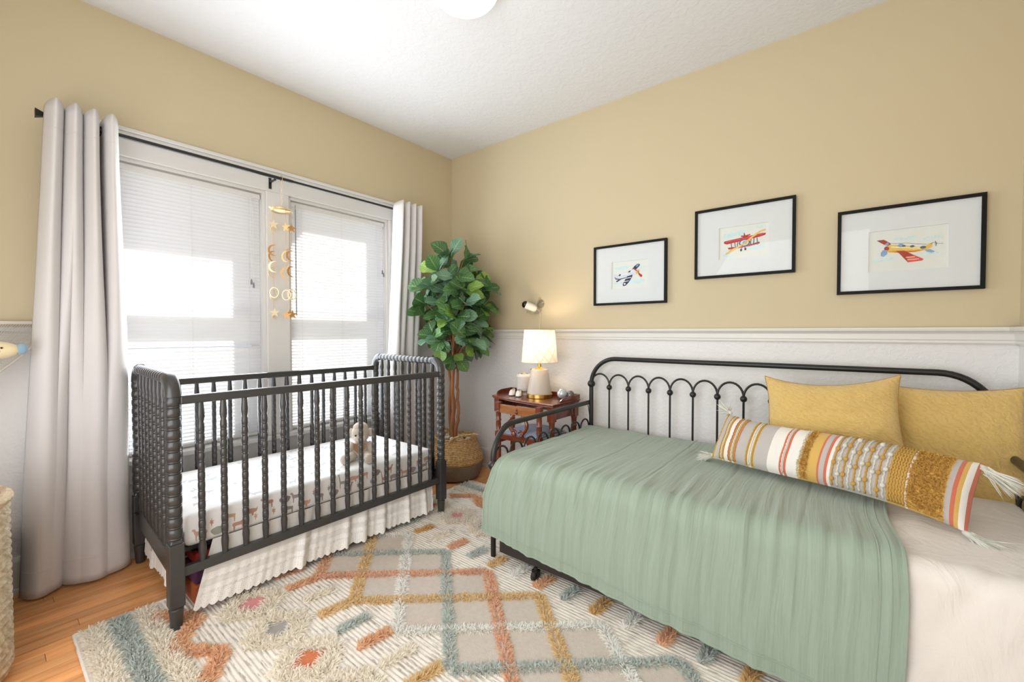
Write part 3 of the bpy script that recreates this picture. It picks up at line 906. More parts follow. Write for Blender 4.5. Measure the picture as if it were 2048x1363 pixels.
def drape(u, v, xl, xr, hem, ztop, yb, yedge, ydrop, rad, seed, wr):
    """cloth lying on the bed and falling over its front edge: u along the bed, v from the back (0) to the hem (1)"""
    x_t = xl(v) + (xr(v) - xl(v)) * u
    zh = hem(x_t)
    Lt = abs(yedge - yb); La = rad * PI / 2; Ld = ztop - rad - zh
    s = v * (Lt + La + Ld)
    if s < Lt:
        y_, z_, n_ = yb - s, ztop, Vector((0, 0, 1))
    elif s < Lt + La:
        a = (s - Lt) / rad
        y_, z_, n_ = yedge - rad * math.sin(a), ztop - rad + rad * math.cos(a), Vector((0, -math.sin(a), math.cos(a)))
    else:
        d = (s - Lt - La) / max(Ld, 1e-5)
        y_, z_, n_ = yedge - rad - ydrop * math.sin(d * PI / 2), ztop - rad - d * Ld, Vector((0, -1, .05))
    k = min(1, max(0, (s - Lt * .55) / (Lt * .45)))
    w = wr(x_t, s, k)
    return Vector((x_t, y_, z_)) + n_ * w, s

def sheet_wr(x_, s, k):
    d = (x_ - 2.9) * 1.0 + (s - 1.0) * .6
    q = max(0, min(1, (x_ - 2.98) / .10))
    return q * .005 * vnoise(x_ * 5 + s * 2, s * 3, 5) * (.4 + k) + q * .010 * k * vnoise(d * 9, (s - x_) * 2.2, 9) + .004 * k * vnoise(d * 22, (s - x_) * 4, 4) + .005 - .008 * max(0, min(1, (3.06 - x_) / .08))
m = MB(); m.grid(lambda u, v: drape(u, v, lambda v: 2.94, lambda v: 3.352 + .008 * math.sin(9 * v), lambda x_: .020, .505, -.13, -1.045, .036, .055, 2, sheet_wr)[0], 60, 150)
so = m.build('bed_sheet', M_linen, solid=.003, angle=3); tag(so, 'white linen sheet hanging to the rug at the right end of the daybed', 'sheet')

# green gauze blanket
t = NT('sage_gauze_cotton')
uvc = t.n('TexCoord').outputs['UV']
mp = t.n('Mapping'); mp.inputs['Scale'].default_value = (60, 2.2, 1); t.l(uvc, mp.inputs[0])
f = t.noise(mp.outputs[0], 1.0, 3, .55, .6)
mp2 = t.n('Mapping'); mp2.inputs['Scale'].default_value = (900, 700, 1); t.l(uvc, mp2.inputs[0])
f2 = t.noise(mp2.outputs[0], 1.0, 2)
mp3 = t.n('Mapping'); mp3.inputs['Scale'].default_value = (150, 5, 1); t.l(uvc, mp3.inputs[0])
f3 = t.noise(mp3.outputs[0], 1.0, 3, .6, .4)
h = t.math('ADD', t.math('ADD', f, t.math('MULTIPLY', f3, .45)), t.math('MULTIPLY', f2, .05))
col = t.mix(f3, lin((135, 152, 134)), lin((157, 171, 153)))
M_gauze = t.bsdf(col, .9, 0, t.bump(h, .55, .012), sheen=.25)
bl = root('blanket', (2.2, -.62, .03), 'sage green crinkled gauze blanket spread over the daybed and hanging down its front', 'blanket')
def hemz(x_):
    k = (x_ - 1.45) / 1.55
    return .156 - .120 * k ** .75 + .004 * vnoise(x_ * 7, 1, 8) if k > 0 else .156
def bxl(v):
    k = max(0, (v - .60) / .4)
    k = max(0, (v - .72) / .28)
    return 1.486 - .056 * min(1, k * 2.0) + .004 * math.sin(v * 8)
def bxr(v):
    k = max(0, (v - .5) / .5)
    return 2.985 + .022 * k + .010 * math.sin(v * 11)
SEAMS = [1.62, 1.90, 2.18, 2.46, 2.74]
def bl_wr(x_, s, k):
    w = .0075 * k * vnoise(x_ * 22 + 1.2 * math.sin(s * 3), s * 1.3, 1) + .0045 * k * vnoise(x_ * 48 + .7 * math.sin(s * 5), s * 2.0, 2)
    w += .003 * (1 - k) * vnoise(x_ * 9 + s * 7, s * 16 - x_ * 3, 3) + .004 * (1 - k) * vnoise(x_ * 16, s * 3 + x_, 5)
    for sx in SEAMS:
        d = (x_ - sx - .012 * math.sin(s * 2)) / .006
        if abs(d) < 3: w -= .0030 * math.exp(-d * d)
    return w + .012 + .008 * k
def bl_pt(u, v): return drape(u, v, bxl, bxr, hemz, .505, -.125, -1.040, .030, .065, 1, bl_wr)
m = MB(); m.grid(lambda u, v: bl_pt(u, v)[0], 420, 130)
m.build('gauze_panel', M_gauze, bl, solid=.003, angle=3)
# stitched border along the hem and the two side edges
def shift(p, q=.003): return p + Vector((0, -q, .0005))
m = MB(); m.tube([shift(bl_pt(i / 300, .966)[0]) for i in range(301)], .0022, 5); m.build('hem_seam', M_gauze, bl)
m = MB(); m.tube([shift(bl_pt(i / 300, .998)[0], .001) for i in range(301)], .0048, 6); m.build('hem_edge', M_gauze, bl)
for u_ in (.0015, .9985):
    m = MB(); m.tube([bl_pt(u_, .02 + .98 * i / 120)[0] for i in range(121)], .0048, 6); m.build('side_edge', M_gauze, bl)
for u_ in (.022, .978, .962):
    m = MB(); m.tube([bl_pt(u_, .03 + .96 * i / 160)[0] + Vector((0, -.0015, .0015)) for i in range(161)], .0020, 5); m.build('side_seam', M_gauze, bl)

# mustard pillows
t = NT('mustard_woven_cotton'); c = t.coord('UV', (1, 1, 1))
wv = t.n('TexWave'); wv.wave_type = 'BANDS'; wv.bands_direction = 'DIAGONAL'; wv.inputs['Scale'].default_value = 9; wv.inputs['Distortion'].default_value = 10; wv.inputs['Detail'].default_value = 3; wv.inputs['Detail Scale'].default_value = 1.6
t.l(c, wv.inputs[0])
f2 = t.noise(t.coord('UV', (60, 190, 1)), 1.0, 3, .7)
f3 = t.noise(t.coord('UV', (24, 90, 1)), 1.0, 3, .6, 1.0)
h = t.math('ADD', t.math('MULTIPLY', wv.outputs['Fac'], .5), t.math('ADD', t.math('MULTIPLY', f2, .8), t.math('MULTIPLY', f3, .8)))
M_must = t.bsdf(t.mix(h, lin((194, 150, 72)), lin((230, 194, 116))), .9, 0, t.bump(h, .65, .007), sheen=.3)
M_mseam = mat('mustard_seam', (176, 134, 64), .9)
def pillow(name, label, cat, w, h, th, loc, rot, mt, group, seed, pinch=.10, sag=.0):
    r = root(name, loc, label, cat, group, rot)
    def side(s):
        def fn(u, v):
            a, b = u * 2 - 1, v * 2 - 1
            ex = 1 - pinch * (1 - abs(b) ** 3) * .55 ; ey = 1 - pinch * (1 - abs(a) ** 3) * .75
            X = a * w / 2 * (1 - pinch * (1 - (abs(b)) ** 2.2) * .45 * abs(a) ** 2)
            Yy = b * h / 2 * (1 - pinch * (1 - (abs(a)) ** 2.2) * 1.0 * abs(b) ** 2)
            e = max(0, (1 - abs(a) ** 2.6)) ** .55 * max(0, (1 - abs(b) ** 2.6)) ** .55
            wr = .006 * vnoise(a * 3 + seed, b * 3, seed) + .004 * vnoise(a * 7, b * 6 + seed, seed + 1)
            z = s * (th / 2 * e + wr * e ** .5 + (.0012 if 0 < e else 0))
            return Vector((X, Yy - sag * (1 - a * a) * max(0, b), z))
        return fn
    m = MB(); m.grid(side(1), 56, 44); m.grid(lambda u, v: side(-1)(1 - u, v), 56, 44)
    m.build('cover', mt, r, local=True, angle=3)
    e = MB()
    f1 = side(0)
    loop = [f1(i / 30, 0) for i in range(30)] + [f1(1, i / 30) for i in range(30)] + [f1(1 - i / 30, 1) for i in range(30)] + [f1(0, 1 - i / 30) for i in range(30)]
    e.tube(loop, .0022, 6, closed=True); e.build('edge_seam', M_mseam, r, local=True)
    return r
pillow('throw_pillow', 'square mustard woven pillow leaning at left, overlapping its larger neighbour on the daybed', 'pillow', .494, .336, .145, (2.797, -.372, .794), (math.radians(74), math.radians(-4.5), math.radians(-3)), M_must, 'mustard pillows', 1.3, .16, .02)
pillow('throw_pillow', 'larger mustard woven pillow in the right corner of the daybed by the right wall', 'pillow', .455, .49, .15, (3.182, -.235, .692), (math.radians(76), math.radians(-1), math.radians(2)), M_must, 'mustard pillows', 4.1, .07, .01)

# long lumbar pillow
LL, LH, LT = .84, .235, .125
lp = root('lumbar_pillow', (2.785, -.612, .640), 'long striped boho lumbar pillow with white corner tassels lying across the daybed', 'pillow', None, (math.radians(58), math.radians(2.5), math.radians(-19.5)))
GREY, WHITE, MU, COR, ORA = (186, 178, 172), (232, 226, 216), (210, 170, 90), (202, 110, 84), (220, 160, 104)
STR = [(0, MU), (.012, GREY), (.045, MU), (.055, WHITE), (.063, MU), (.072, WHITE), (.100, COR), (.104, MU), (.113, WHITE), (.124, MU), (.134, ORA), (.140, GREY), (.190, MU), (.203, WHITE), (.218, MU), (.234, GREY), (.300, WHITE),
       (.355, COR), (.364, WHITE), (.374, COR), (.383, WHITE), (.432, MU), (.512, COR), (.522, GREY), (.542, COR), (.552, WHITE), (.566, GREY), (.765, MU), (.822, WHITE), (.83, MU), (.935, GREY), (.950, COR), (.962, MU), (.976, WHITE), (.990, COR)]
t = NT('striped_boho_weave'); c = t.n('TexCoord').outputs['UV']; sx = t.n('SeparateXYZ'); t.l(c, sx.inputs[0])
def lin4(c_): return lin(c_)
# the ramp holds 32 stops: split the stripes over two ramps
half = .44
rA = t.ramp(sx.outputs[0], [(p, lin4(c_)) for p, c_ in STR if p < half], 'CONSTANT'); rB = t.ramp(sx.outputs[0], [(0, lin4(WHITE))] + [(p, lin4(c_)) for p, c_ in STR if p >= half - .02], 'CONSTANT')
fac = t.math('GREATER_THAN', sx.outputs[0], half)
f = t.noise(t.coord('UV', (420, 140, 1)), 1.0, 2)
M_boho = t.bsdf(t.mix(fac, rA, rB), .9, 0, t.bump(f, .35, .003), sheen=.2)
def lside(s):
    def fn(u, v):
        a, b = u * 2 - 1, v * 2 - 1
        e = max(0, 1 - abs(a) ** 9) ** .5 * max(0, 1 - abs(b) ** 2.4) ** .55
        X = a * LL / 2 * (1 + .012 * abs(b)); Yy = b * LH / 2 * (1 - .10 * (1 - abs(a) ** 6)) + .014 * math.sin(a * 2.4 + .4)
        wr = .004 * vnoise(a * 7, b * 2, 17)
        return Vector((X, Yy, s * (LT / 2 * e + wr * e + .001)))
    return fn
m = MB(); m.grid(lside(1), 110, 30); m.grid(lambda u, v: lside(-1)(u, 1 - v), 110, 30)
m.build('cover', M_boho, lp, local=True, angle=3)
MC = {k: mat(n_, tuple(min(240, int(x * 1.06)) for x in c_), .9, nscale=120, bump=.5, bscale=200, dist=.002, transl=.35) for k, n_, c_ in (('m', 'mustard_yarn', MU), ('w', 'white_yarn', WHITE), ('g', 'grey_yarn', GREY), ('c', 'coral_yarn', COR), ('o', 'orange_yarn', ORA))}
def cord(u_, k, r=.0032, tw=.0012):
    pts = []
    for i in range(41):
        v_ = .02 + .96 * i / 40
        p = lside(1)(u_, v_) + Vector((tw * math.sin(i * 1.9), 0, r * .5))
        pts.append(p)
    mb = MB(); mb.tube(pts, [r * (1 + .22 * math.sin(i * 2.6)) for i in range(41)], 6); mb.build('braid_cord', MC[k], lp, local=True, angle=3)
for u_, k in ((.004, 'm'), (.049, 'm'), (.059, 'w'), (.068, 'm'), (.102, 'c'), (.1085, 'm'), (.118, 'w'), (.129, 'm'), (.137, 'o'), (.196, 'm'), (.210, 'w'), (.226, 'm'), (.369, 'w')): cord(u_, k)
knots = []
for i in range(10):
    u_ = .575 + .020 * i
    cord(u_, 'mw'[i % 2], .0034)
    for j in range(3):
        knots.append((u_ + .002, .10 + .27 * j + .085 * (i % 4) * (1 if i % 2 else -1) % .27, 'mw'[i % 2]))
for i in range(6): cord(.772 + .0095 * i, 'm', .0040, .002)
for u_, v_, k in knots:
    v_ = min(.93, max(.07, v_)); p = lside(1)(u_, v_) + Vector((0, 0, .006))
    mb = MB(); mb.ball(p, .0082, 8, 6, (1, 1.1, .8)); mb.build('knot', MC[k], lp, local=True, angle=3)
def shag(u0, u1, k, n, ln):
    U = NR.uniform(u0, u1, n); V_ = NR.uniform(.01, .99, n)
    base = np.array([lside(1)(a, b) for a, b in zip(U, V_)])
    d = NR.normal(size=(n, 3)) * .55 + np.array([0, -.15, 1.0])
    o_ = strands('shag_band', MC[k], base, d, NR.uniform(ln * .6, ln, n), .0045, lp, .25, 3, local=True); o_['kind'] = 'stuff'
shag(.432, .446, 'w', 320, .010); shag(.447, .476, 'm', 900, .011); shag(.830, .935, 'm', 3000, .012)
# corner tassels
for sx_, sy_, dr in ((-1, -1, (-.9, -.25, -.35)), (-1, 1, (-.9, .35, -.5)), (1, -1, (1, -.35, .05)), (1, 1, (.95, -.55, -.1))):
    p = Vector((sx_ * LL / 2, sy_ * LH / 2 * .96, 0)); d = Vector(dr).normalized()
    mb = MB(); mb.tube([p - d * .005, p + d * .012, p + d * .022], [.006, .010, .007], 10)
    tz = mb.build('tassel', MC['w'], lp, local=True, angle=3)
    n = 190; b = np.array([p + d * .018] * n) + NR.normal(size=(n, 3)) * .004
    dd = np.array([d] * n) + NR.normal(size=(n, 3)) * .19
    st = strands('tassel_strands', MC['w'], b, dd, NR.uniform(.065, .10, n), .0042, tz, .10, 3, local=True); st['kind'] = 'stuff'

# ------------------------------------------------------------------ rug
rug = root('rug', (1.95, -1.43, 0), 'cream moroccan style shag rug with pastel zigzag and diamond pile under crib and daybed', 'rug')
X0, X1, Y0, Y1 = .595, 3.30, -2.51, -.36
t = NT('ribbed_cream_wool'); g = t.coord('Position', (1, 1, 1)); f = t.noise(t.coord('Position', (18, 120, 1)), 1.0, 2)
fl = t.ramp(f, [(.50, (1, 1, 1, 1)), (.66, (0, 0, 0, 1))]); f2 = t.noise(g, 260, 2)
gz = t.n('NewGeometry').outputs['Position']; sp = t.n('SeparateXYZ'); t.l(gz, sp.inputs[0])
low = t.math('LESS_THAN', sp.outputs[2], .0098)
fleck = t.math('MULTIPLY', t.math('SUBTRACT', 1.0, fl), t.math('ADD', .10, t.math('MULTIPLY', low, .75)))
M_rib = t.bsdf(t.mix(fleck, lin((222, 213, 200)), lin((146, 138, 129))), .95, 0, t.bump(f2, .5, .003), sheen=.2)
M_weave = mat('greige_flat_weave', (206, 194, 182), .95, rgb2=(184, 172, 160), nscale=60, bump=.6, bscale=240, dist=.003)
nr = 132
def rugpt(u, v):
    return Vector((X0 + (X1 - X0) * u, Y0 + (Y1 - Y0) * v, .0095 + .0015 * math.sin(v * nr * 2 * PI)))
m = MB(); m.grid(rugpt, 1, nr * 6, uv=False)
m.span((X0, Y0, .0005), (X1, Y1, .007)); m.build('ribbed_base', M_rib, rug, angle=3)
m = MB()
for a, b in (((X0, Y0), (X1, Y0)), ((X0, Y1), (X1, Y1)), ((X0, Y0), (X0, Y1))): m.tube([(a[0] + (b[0] - a[0]) * i / 40, a[1] + (b[1] - a[1]) * i / 40, .0065) for i in range(41)], .0065, 8)
m.build('bound_edge', M_rib, rug)
SP = .2965; AP0 = .942 - SP * 4      # lattice: four zigzags, apex spacing SP at the top, bottoms at the low side
YT, YB = -1.225, -1.745
def apex(i): return AP0 + SP * i
half = SP * 2
top = []; bot = []
for i in range(12):
    top.append((apex(i), YT)); top.append((apex(i) + SP / 2, YT - (SP / 2) * (YT - YB) / half))
    bot.append((apex(i) - half, YB)); bot.append((apex(i) - half + SP / 2, YB + (SP / 2) * (YT - YB) / half))
clip = lambda L_: [(min(max(a, X0 + .01), X1 - .01), b) for a, b in L_ if X0 - .12 < a < X1 + .15]
poly = clip(bot + [(apex(12) - half + SP * k * .5, YB if k % 2 == 0 else YB + (SP / 2) * (YT - YB) / half) for k in range(5)]) + clip(top)[::-1]
m = MB(); m.prism(poly, .003, Matrix.Translation((0, 0, .0102))); m.build('flat_weave_ground', M_weave, rug, smooth=False)
WOOL = {'cream': (240, 229, 212), 'white': (238, 234, 228), 'teal': (186, 194, 186), 'orange': (226, 172, 120), 'peach': (226, 172, 132), 'yellow': (224, 188, 122), 'pink': (196, 112, 112), 'grey': (140, 134, 128), 'rust': (186, 92, 36), 'gold': (212, 168, 86), 'ivory': (239, 229, 212)}
WOOL = {k: (tuple(int(v + (240 - v) * .22) for v in c_) if k not in ('pink', 'grey', 'rust') else c_) for k, c_ in WOOL.items()}
MW = {k: mat(k + '_wool_pile', tuple(min(252, int(x * .92 + 36)) for x in c_) if k not in ('pink', 'grey', 'rust') else c_, .95, rgb2=tuple(min(250, int(x * .92 + 26)) for x in c_), nscale=90, sheen=.3, transl=.55 if k not in ('pink', 'grey', 'rust') else 0) for k, c_ in WOOL.items()}
def pile_line(name, key, a, b, wid, dens, ln, lean=1.0, zb=.010, along=.0):
    a = np.array(a, float); b = np.array(b, float); L = np.linalg.norm(b - a); n = int(dens * .88 * L)
    if n < 3: return
    d = (b - a) / L; nr_ = np.array([-d[1], d[0]])
    s = NR.uniform(0, 1, n); q = NR.uniform(-1, 1, n)
    p = a + d * (s * L)[:, None] + nr_ * (q * wid / 2)[:, None]
    base = np.column_stack([p, np.full(n, zb)])
    dr = nr_ * (q * lean)[:, None] + d * (along + NR.normal(size=n) * .35)[:, None] + nr_ * (NR.normal(size=n) * .28)[:, None]
    di = np.column_stack([dr, NR.uniform(.55, 1.0, n)])
    strands(name, MW[key], base, di, NR.uniform(ln * .8, ln * 1.35, n), .0058, rug, .42, 3)
cols = ['white', 'teal', 'peach', 'yellow']
for i in range(-2, 12):
    k = cols[(i - 0) % 4]
    ax = apex(i)
    for (a, b) in (((ax - half, YB), (ax, YT)), ((ax, YT), (ax + half, YB))):
        # clip to the rug and to what reaches beyond the bed front
        (xa, ya), (xb, yb) = a, b
        if xb < X0 or xa > 2.95: continue
        if xa < X0 + .02: f_ = (X0 + .02 - xa) / (xb - xa); xa, ya = X0 + .02, ya + (yb - ya) * f_
        if xb > 2.95: f_ = (2.95 - xa) / (xb - xa); xb, yb = 2.95, ya + (yb - ya) * f_
        pile_line('shag_line', k, (xa, ya), (xb, yb), .030, 2100, .026, .9)
# dashes
dk1 = ['rust', 'peach', 'cream', 'yellow', 'teal', 'orange', 'white', 'yellow', 'peach', 'white']
for i in range(15):
    k1 = ['peach', 'orange', 'cream', 'yellow', 'teal', 'orange', 'ivory', 'yellow'][i % 8]
    x_ = .80 + .1395 * i
    pile_line('shag_dash', k1, (x_ - .005, -1.885), (x_ + .015, -1.755), .030, 2300, .030, .7, along=.3)
    k2 = ['teal', 'gold', 'ivory', 'peach', 'teal', 'yellow', 'white', 'orange', 'teal', 'gold', 'white', 'orange'][i % 12]
    pile_line('shag_dash', k2, (x_ + .008, -1.185), (x_ + .022, -1.075), .030, 2300, .030, .7, along=.3)
# stepped diamonds of cream pile with coloured flat centres
for yc, x0_ in ((-2.02, .925), (-.885, .735)):
    for i in range(10):
        x_ = x0_ + .2425 * i
        if x_ > 3.1: continue
        k = (['pink', 'grey', 'rust'] if yc < -1.5 else ['rust', 'pink', 'grey'])[i % 3]
        s_ = .062
        m = MB(); m.prism([(x_ - s_, yc), (x_, yc - s_), (x_ + s_, yc), (x_, yc + s_)], .0032, Matrix.Translation((0, 0, .0112))); m.build('diamond_centre', MW[k], rug, smooth=False)
        if yc > -1.5 and x_ > 1.55: continue
        q = .100
        for a, b in (((x_ - q, yc), (x_, yc - q)), ((x_, yc - q), (x_ + q, yc)), ((x_ + q, yc), (x_, yc + q)), ((x_, yc + q), (x_ - q, yc))):
            pile_line('shag_diamond', 'cream', a, b, .060, 2400, .030, .7)
# zigzags at both ends of the pattern
for ys, pts_x in ((-2.245, .70), (-.63, .70)):
    for i in range(10):
        xa = pts_x + .145 * i * 1.0
        ya, yb = (ys - .055, ys + .055) if i % 2 == 0 else (ys + .055, ys - .055)
        if ys > -1 and xa > 1.35: break
        if xa > 1.9: break
        pile_line('shag_zigzag', 'orange', (xa, ya), (xa + .145, yb), .040, 2600, .028, .9)
# border bands
for yc, key, w_, n_ in ((-2.462, 'cream', .06, 4200), (-2.39, 'teal', .055, 4600), (-2.315, 'cream', .055, 4200), (-.425, 'cream', .05, 2600), (-.475, 'teal', .05, 2600), (-.545, 'cream', .05, 2600)):
    xe = 1.55
    pile_line('shag_band', key, (X0 + .012, yc), (xe, yc), w_, n_, .030, .55)
    pile_line('shag_band', key, (xe, yc), (X1, yc), w_, n_ * .25, .030, .55)
# ------------------------------------------------------------------ side table
tb = root('side_table', (1.10, -.27, 0), 'mahogany side table with low gallery rail beside the daybed, lamp on it', 'table')
TF = [(.806, -.365), (.95, -.402), (1.10, -.432), (1.25, -.450), (1.400, -.455)]
TB = [(1.406, -.117), (.775, -.095)]
m = MB(); m.prism(TF + TB, .014, Matrix.Translation((0, 0, .676))); m.prism([(x_ + (.004 if x_ < 1.1 else -.004), y_ + .006) for x_, y_ in TF] + [(1.400, -.12), (.782, -.10)], .008, Matrix.Translation((0, 0, .668)))
m.build('table_top', M_maho, tb, smooth=False, bevel=.004)
def gallery(pts, h0, h1):
    """raised edge board with a scooped front end"""
    mb = MB(); n = 14; a = Vector(pts[0]); b = Vector(pts[1]); d = (b - a); nrm = Vector((-d.y, d.x, 0)).normalized() * .005
    prof = []
    for i in range(n + 1):
        t_ = i / n; e = min(1, t_ / .42); hgt = h0 + (h1 - h0) * (1 - (1 - e) ** 2) ** .5
        prof.append((a + d * t_, hgt))
    vs = []; fs = []
    for p, hgt in prof: vs += [p + nrm, p - nrm, p + nrm + Vector((0, 0, hgt)), p - nrm + Vector((0, 0, hgt))]
    for i in range(n):
        k = 4 * i; fs += [(k, k + 4, k + 6, k + 2), (k + 1, k + 3, k + 7, k + 5), (k + 2, k + 6, k + 7, k + 3), (k, k + 1, k + 5, k + 4)]
    fs += [(0, 2, 3, 1), (4 * n, 4 * n + 1, 4 * n + 3, 4 * n + 2)]
    mb.add(vs, fs); return mb.build('gallery_board', M_maho, tb, angle=.5)
gallery([(1.388, -.36, .690), (1.394, -.125, .690)], .002, .030)
gallery([(.800, -.30, .690), (.786, -.105, .690)], .002, .030)
m = MB(); m.span((.79, -.116, .690), (1.395, -.106, .720)); m.build('gallery_back', M_maho, tb, smooth=False, bevel=.002)
m = MB(); m.span((1.37, -.40, .585), (1.386, -.15, .668)); m.build('side_apron', M_maho, tb, smooth=False)
m = MB(); m.span((.815, -.33, .585), (.831, -.13, .668)); m.build('side_apron', M_maho, tb, smooth=False)
m = MB(); m.span((.80, -.135, .585), (1.39, -.12, .668)); m.build('back_apron', M_maho, tb, smooth=False)
legp = [(.014, 0), (.016, .01), (.012, .03), (.017, .10), (.0195, .30), (.018, .36), (.0215, .365), (.0215, .372), (.017, .38), (.0185, .46), (.0175, .50), (.0215, .505), (.0215, .512), (.017, .52), (.019, .558), (.021, .562), (.021, .572)]
lm = MB(); lm.lathe(legp, 14); lm.box((0, 0, .620), (.044, .044, .096)); leg_me = lm.mesh('leg', M_mahoZ)
for p in ((1.366, -.418), (1.372, -.148), (.815, -.128)): inst('leg', leg_me, tb, (p[0], p[1], 0))
inst('leg', leg_me, tb, (.845, -.335, 0))

# lyre-back chair tucked under the table
ch = root('lyre_back_chair', (1.14, -.36, 0), 'small mahogany chair with lyre back and blue striped seat tucked under the table', 'chair')
CYb = -.500
cpost = [(.013, 0), (.015, .01), (.017, .30), (.018, .40)]
for x_ in (.985, 1.325):
    m = MB(); m.lathe([(.014, 0), (.017, .02), (.019, .22), (.019, .40), (.0165, .41)], 12, Matrix.Translation((x_, CYb, 0)))
    m.box((x_, CYb, .445), (.034, .034, .06))
    m.lathe([(.017, .475), (.0195, .48), (.016, .487), (.0185, .52), (.0165, .545), (.0195, .55), (.0165, .556), (.018, .585), (.0165, .605), (.0195, .61), (.016, .618), (.018, .628)], 12, Matrix.Translation((x_, CYb, 0)))
    m.box((x_, CYb, .652), (.036, .036, .046)); m.build('back_post', M_mahoZ, ch)
M_burl = wood_mat('burl_veneer', (112, 62, 28), (158, 98, 52), (186, 128, 78), 'X', .22, 12, .3)
m = MB()
def bowed(x0, x1, z0, z1, th, bow, mb):
    n = 10; vs = []; fs = []
    for i in range(n + 1):
        x_ = x0 + (x1 - x0) * i / n; y_ = CYb - bow * math.sin(PI * i / n)
        vs += [(x_, y_ - th / 2, z0), (x_, y_ + th / 2, z0), (x_, y_ - th / 2, z1), (x_, y_ + th / 2, z1)]
    for i in range(n):
        k = 4 * i; fs += [(k, k + 4, k + 6, k + 2), (k + 1, k + 3, k + 7, k + 5), (k + 2, k + 6, k + 7, k + 3), (k, k + 1, k + 5, k + 4)]
    fs += [(0, 2, 3, 1), (4 * n, 4 * n + 1, 4 * n + 3, 4 * n + 2)]; mb.add(vs, fs)
bowed(1.0, 1.31, .604, .662, .016, .008, m); m.build('crest_rail', M_burl, ch, angle=.5, bevel=.002)
m = MB(); bowed(1.0, 1.31, .425, .462, .016, .0, m); m.build('lower_rail', M_maho, ch, angle=.5, bevel=.002)
m = MB(); m.ball((1.155, CYb - .018, .622), .012, 12, 8, (1, .6, 1)); m.ball((1.155, CYb - .018, .640), .008, 10, 6, (1, .6, 1)); m.build('rosette', M_mahoZ, ch)
for s in (-1, 1):
    pts = []
    for i in range(21):
        t_ = i / 20
        xx = .030 + .050 * math.sin(PI * min(1, (1 - t_) * 1.15)) ** 1.0 * (1 - .15 * t_) - .012 * (t_ ** 3) + (.014 if t_ > .85 else 0) * (t_ - .85) / .15
        pts.append((1.155 + s * xx, CYb - .002, .462 + .150 * t_))
    m = MB(); m.tube(pts, [.0145 - .004 * (i / 20) for i in range(21)], 8); m.build('lyre_arm', M_mahoZ, ch)
    m = MB(); m.tube(arc((1.155 + s * .026, CYb - .008, .484), .016, -PI / 2, PI * .95, 14, (s, 0, 0), (0, 0, 1)), [.0105 - .004 * i / 14 for i in range(15)], 8); m.build('scroll', M_mahoZ, ch)
t = NT('blue_striped_upholstery'); c = t.coord('Position'); wv = t.n('TexWave'); wv.bands_direction = 'X'; wv.inputs['Scale'].default_value = 26; wv.inputs['Distortion'].default_value = .6; t.l(c, wv.inputs[0])
M_stripe = t.bsdf(t.ramp(wv.outputs['Fac'], [(.2, lin((110, 122, 152))), (.55, lin((148, 156, 178))), (.85, lin((186, 190, 202)))]), .8, sheen=.2)
m = MB(); m.grid(lambda u, v: Vector((.995 + .32 * u, -.482 + .33 * v, .452 + .044 * (max(0, 1 - abs(2 * u - 1) ** 3.5) * max(0, 1 - abs(2 * v - 1) ** 3.5)) ** .6)), 24, 24)
m.span((.995, -.482, .44), (1.315, -.152, .4525)); m.build('seat_cushion', M_stripe, ch, angle=.9)
for a, b in (((.985, -.492, .40), (1.003, -.15, .442)), ((1.307, -.492, .40), (1.325, -.15, .442)), ((.99, -.165, .40), (1.32, -.148, .442))):
    m = MB(); m.span(a, b); m.build('seat_rail', M_maho, ch, smooth=False, bevel=.002)
for x_ in (1.0, 1.31):
    m = MB(); m.lathe([(.013, 0), (.016, .02), (.018, .30), (.016, .38), (.019, .385), (.019, .40)], 12, Matrix.Translation((x_, -.168, 0))); m.build('front_leg', M_mahoZ, ch)

# ------------------------------------------------------------------ table lamp
TZ = .690; LX, LY = 1.085, -.268
LX, LY = 1.142, -.236
lm_ = root('table_lamp', (LX, LY, TZ), 'lit table lamp with cream lattice shade and tapered beige base on the side table', 'lamp')
Mx = Matrix.Translation((LX, LY, TZ))
M_cer = mat('beige_ceramic', (206, 194, 180), .5, rgb2=(196, 184, 170), nscale=12, bump=.05)
m = MB(); m.lathe([(0, 0), (.089, 0), (.091, .003), (.091, .026), (.089, .029), (0, .029)], 40, Mx); m.build('base_ring', M_brass, lm_, angle=.5)
m = MB(); m.lathe([(0, .029), (.086, .029), (.087, .034), (.0605, .192), (.058, .197), (.052, .200), (0, .200)], 40, Mx); m.build('body', M_cer, lm_, angle=.6)
m = MB(); m.lathe([(0, .200), (.034, .200), (.034, .203), (.020, .212), (.012, .216), (.0115, .262), (0, .262)], 24, Mx); m.build('neck', M_brass, lm_, angle=.5)
m = MB(); m.ball((LX - .048, LY - .032, TZ + .196), .006, 10, 6); m.build('switch', M_black, lm_)
t = NT('cream_lampshade_linen'); uvn = t.n('TexCoord').outputs['UV']; sx = t.n('SeparateXYZ'); t.l(uvn, sx.inputs[0])
su = t.math('MULTIPLY', sx.outputs[0], 12.0); sv = t.math('MULTIPLY', sx.outputs[1], 2.6)
def dist(op):
    a = t.math(op, su, sv); fr = t.math('FRACT', t.math('ADD', a, 20.3)); d = t.math('ABSOLUTE', t.math('SUBTRACT', fr, .5)); d2 = t.math('ABSOLUTE', t.math('SUBTRACT', d, .055)); return t.math('LESS_THAN', d2, .014)
ln = t.math('MAXIMUM', dist('ADD'), dist('SUBTRACT'))
col = t.mix(ln, lin((240, 232, 220)), lin((176, 160, 136)))
M_shade = t.bsdf(col, .9, transl=.25)
rb, rt_, z0, z1 = .127, .108, .250, .478
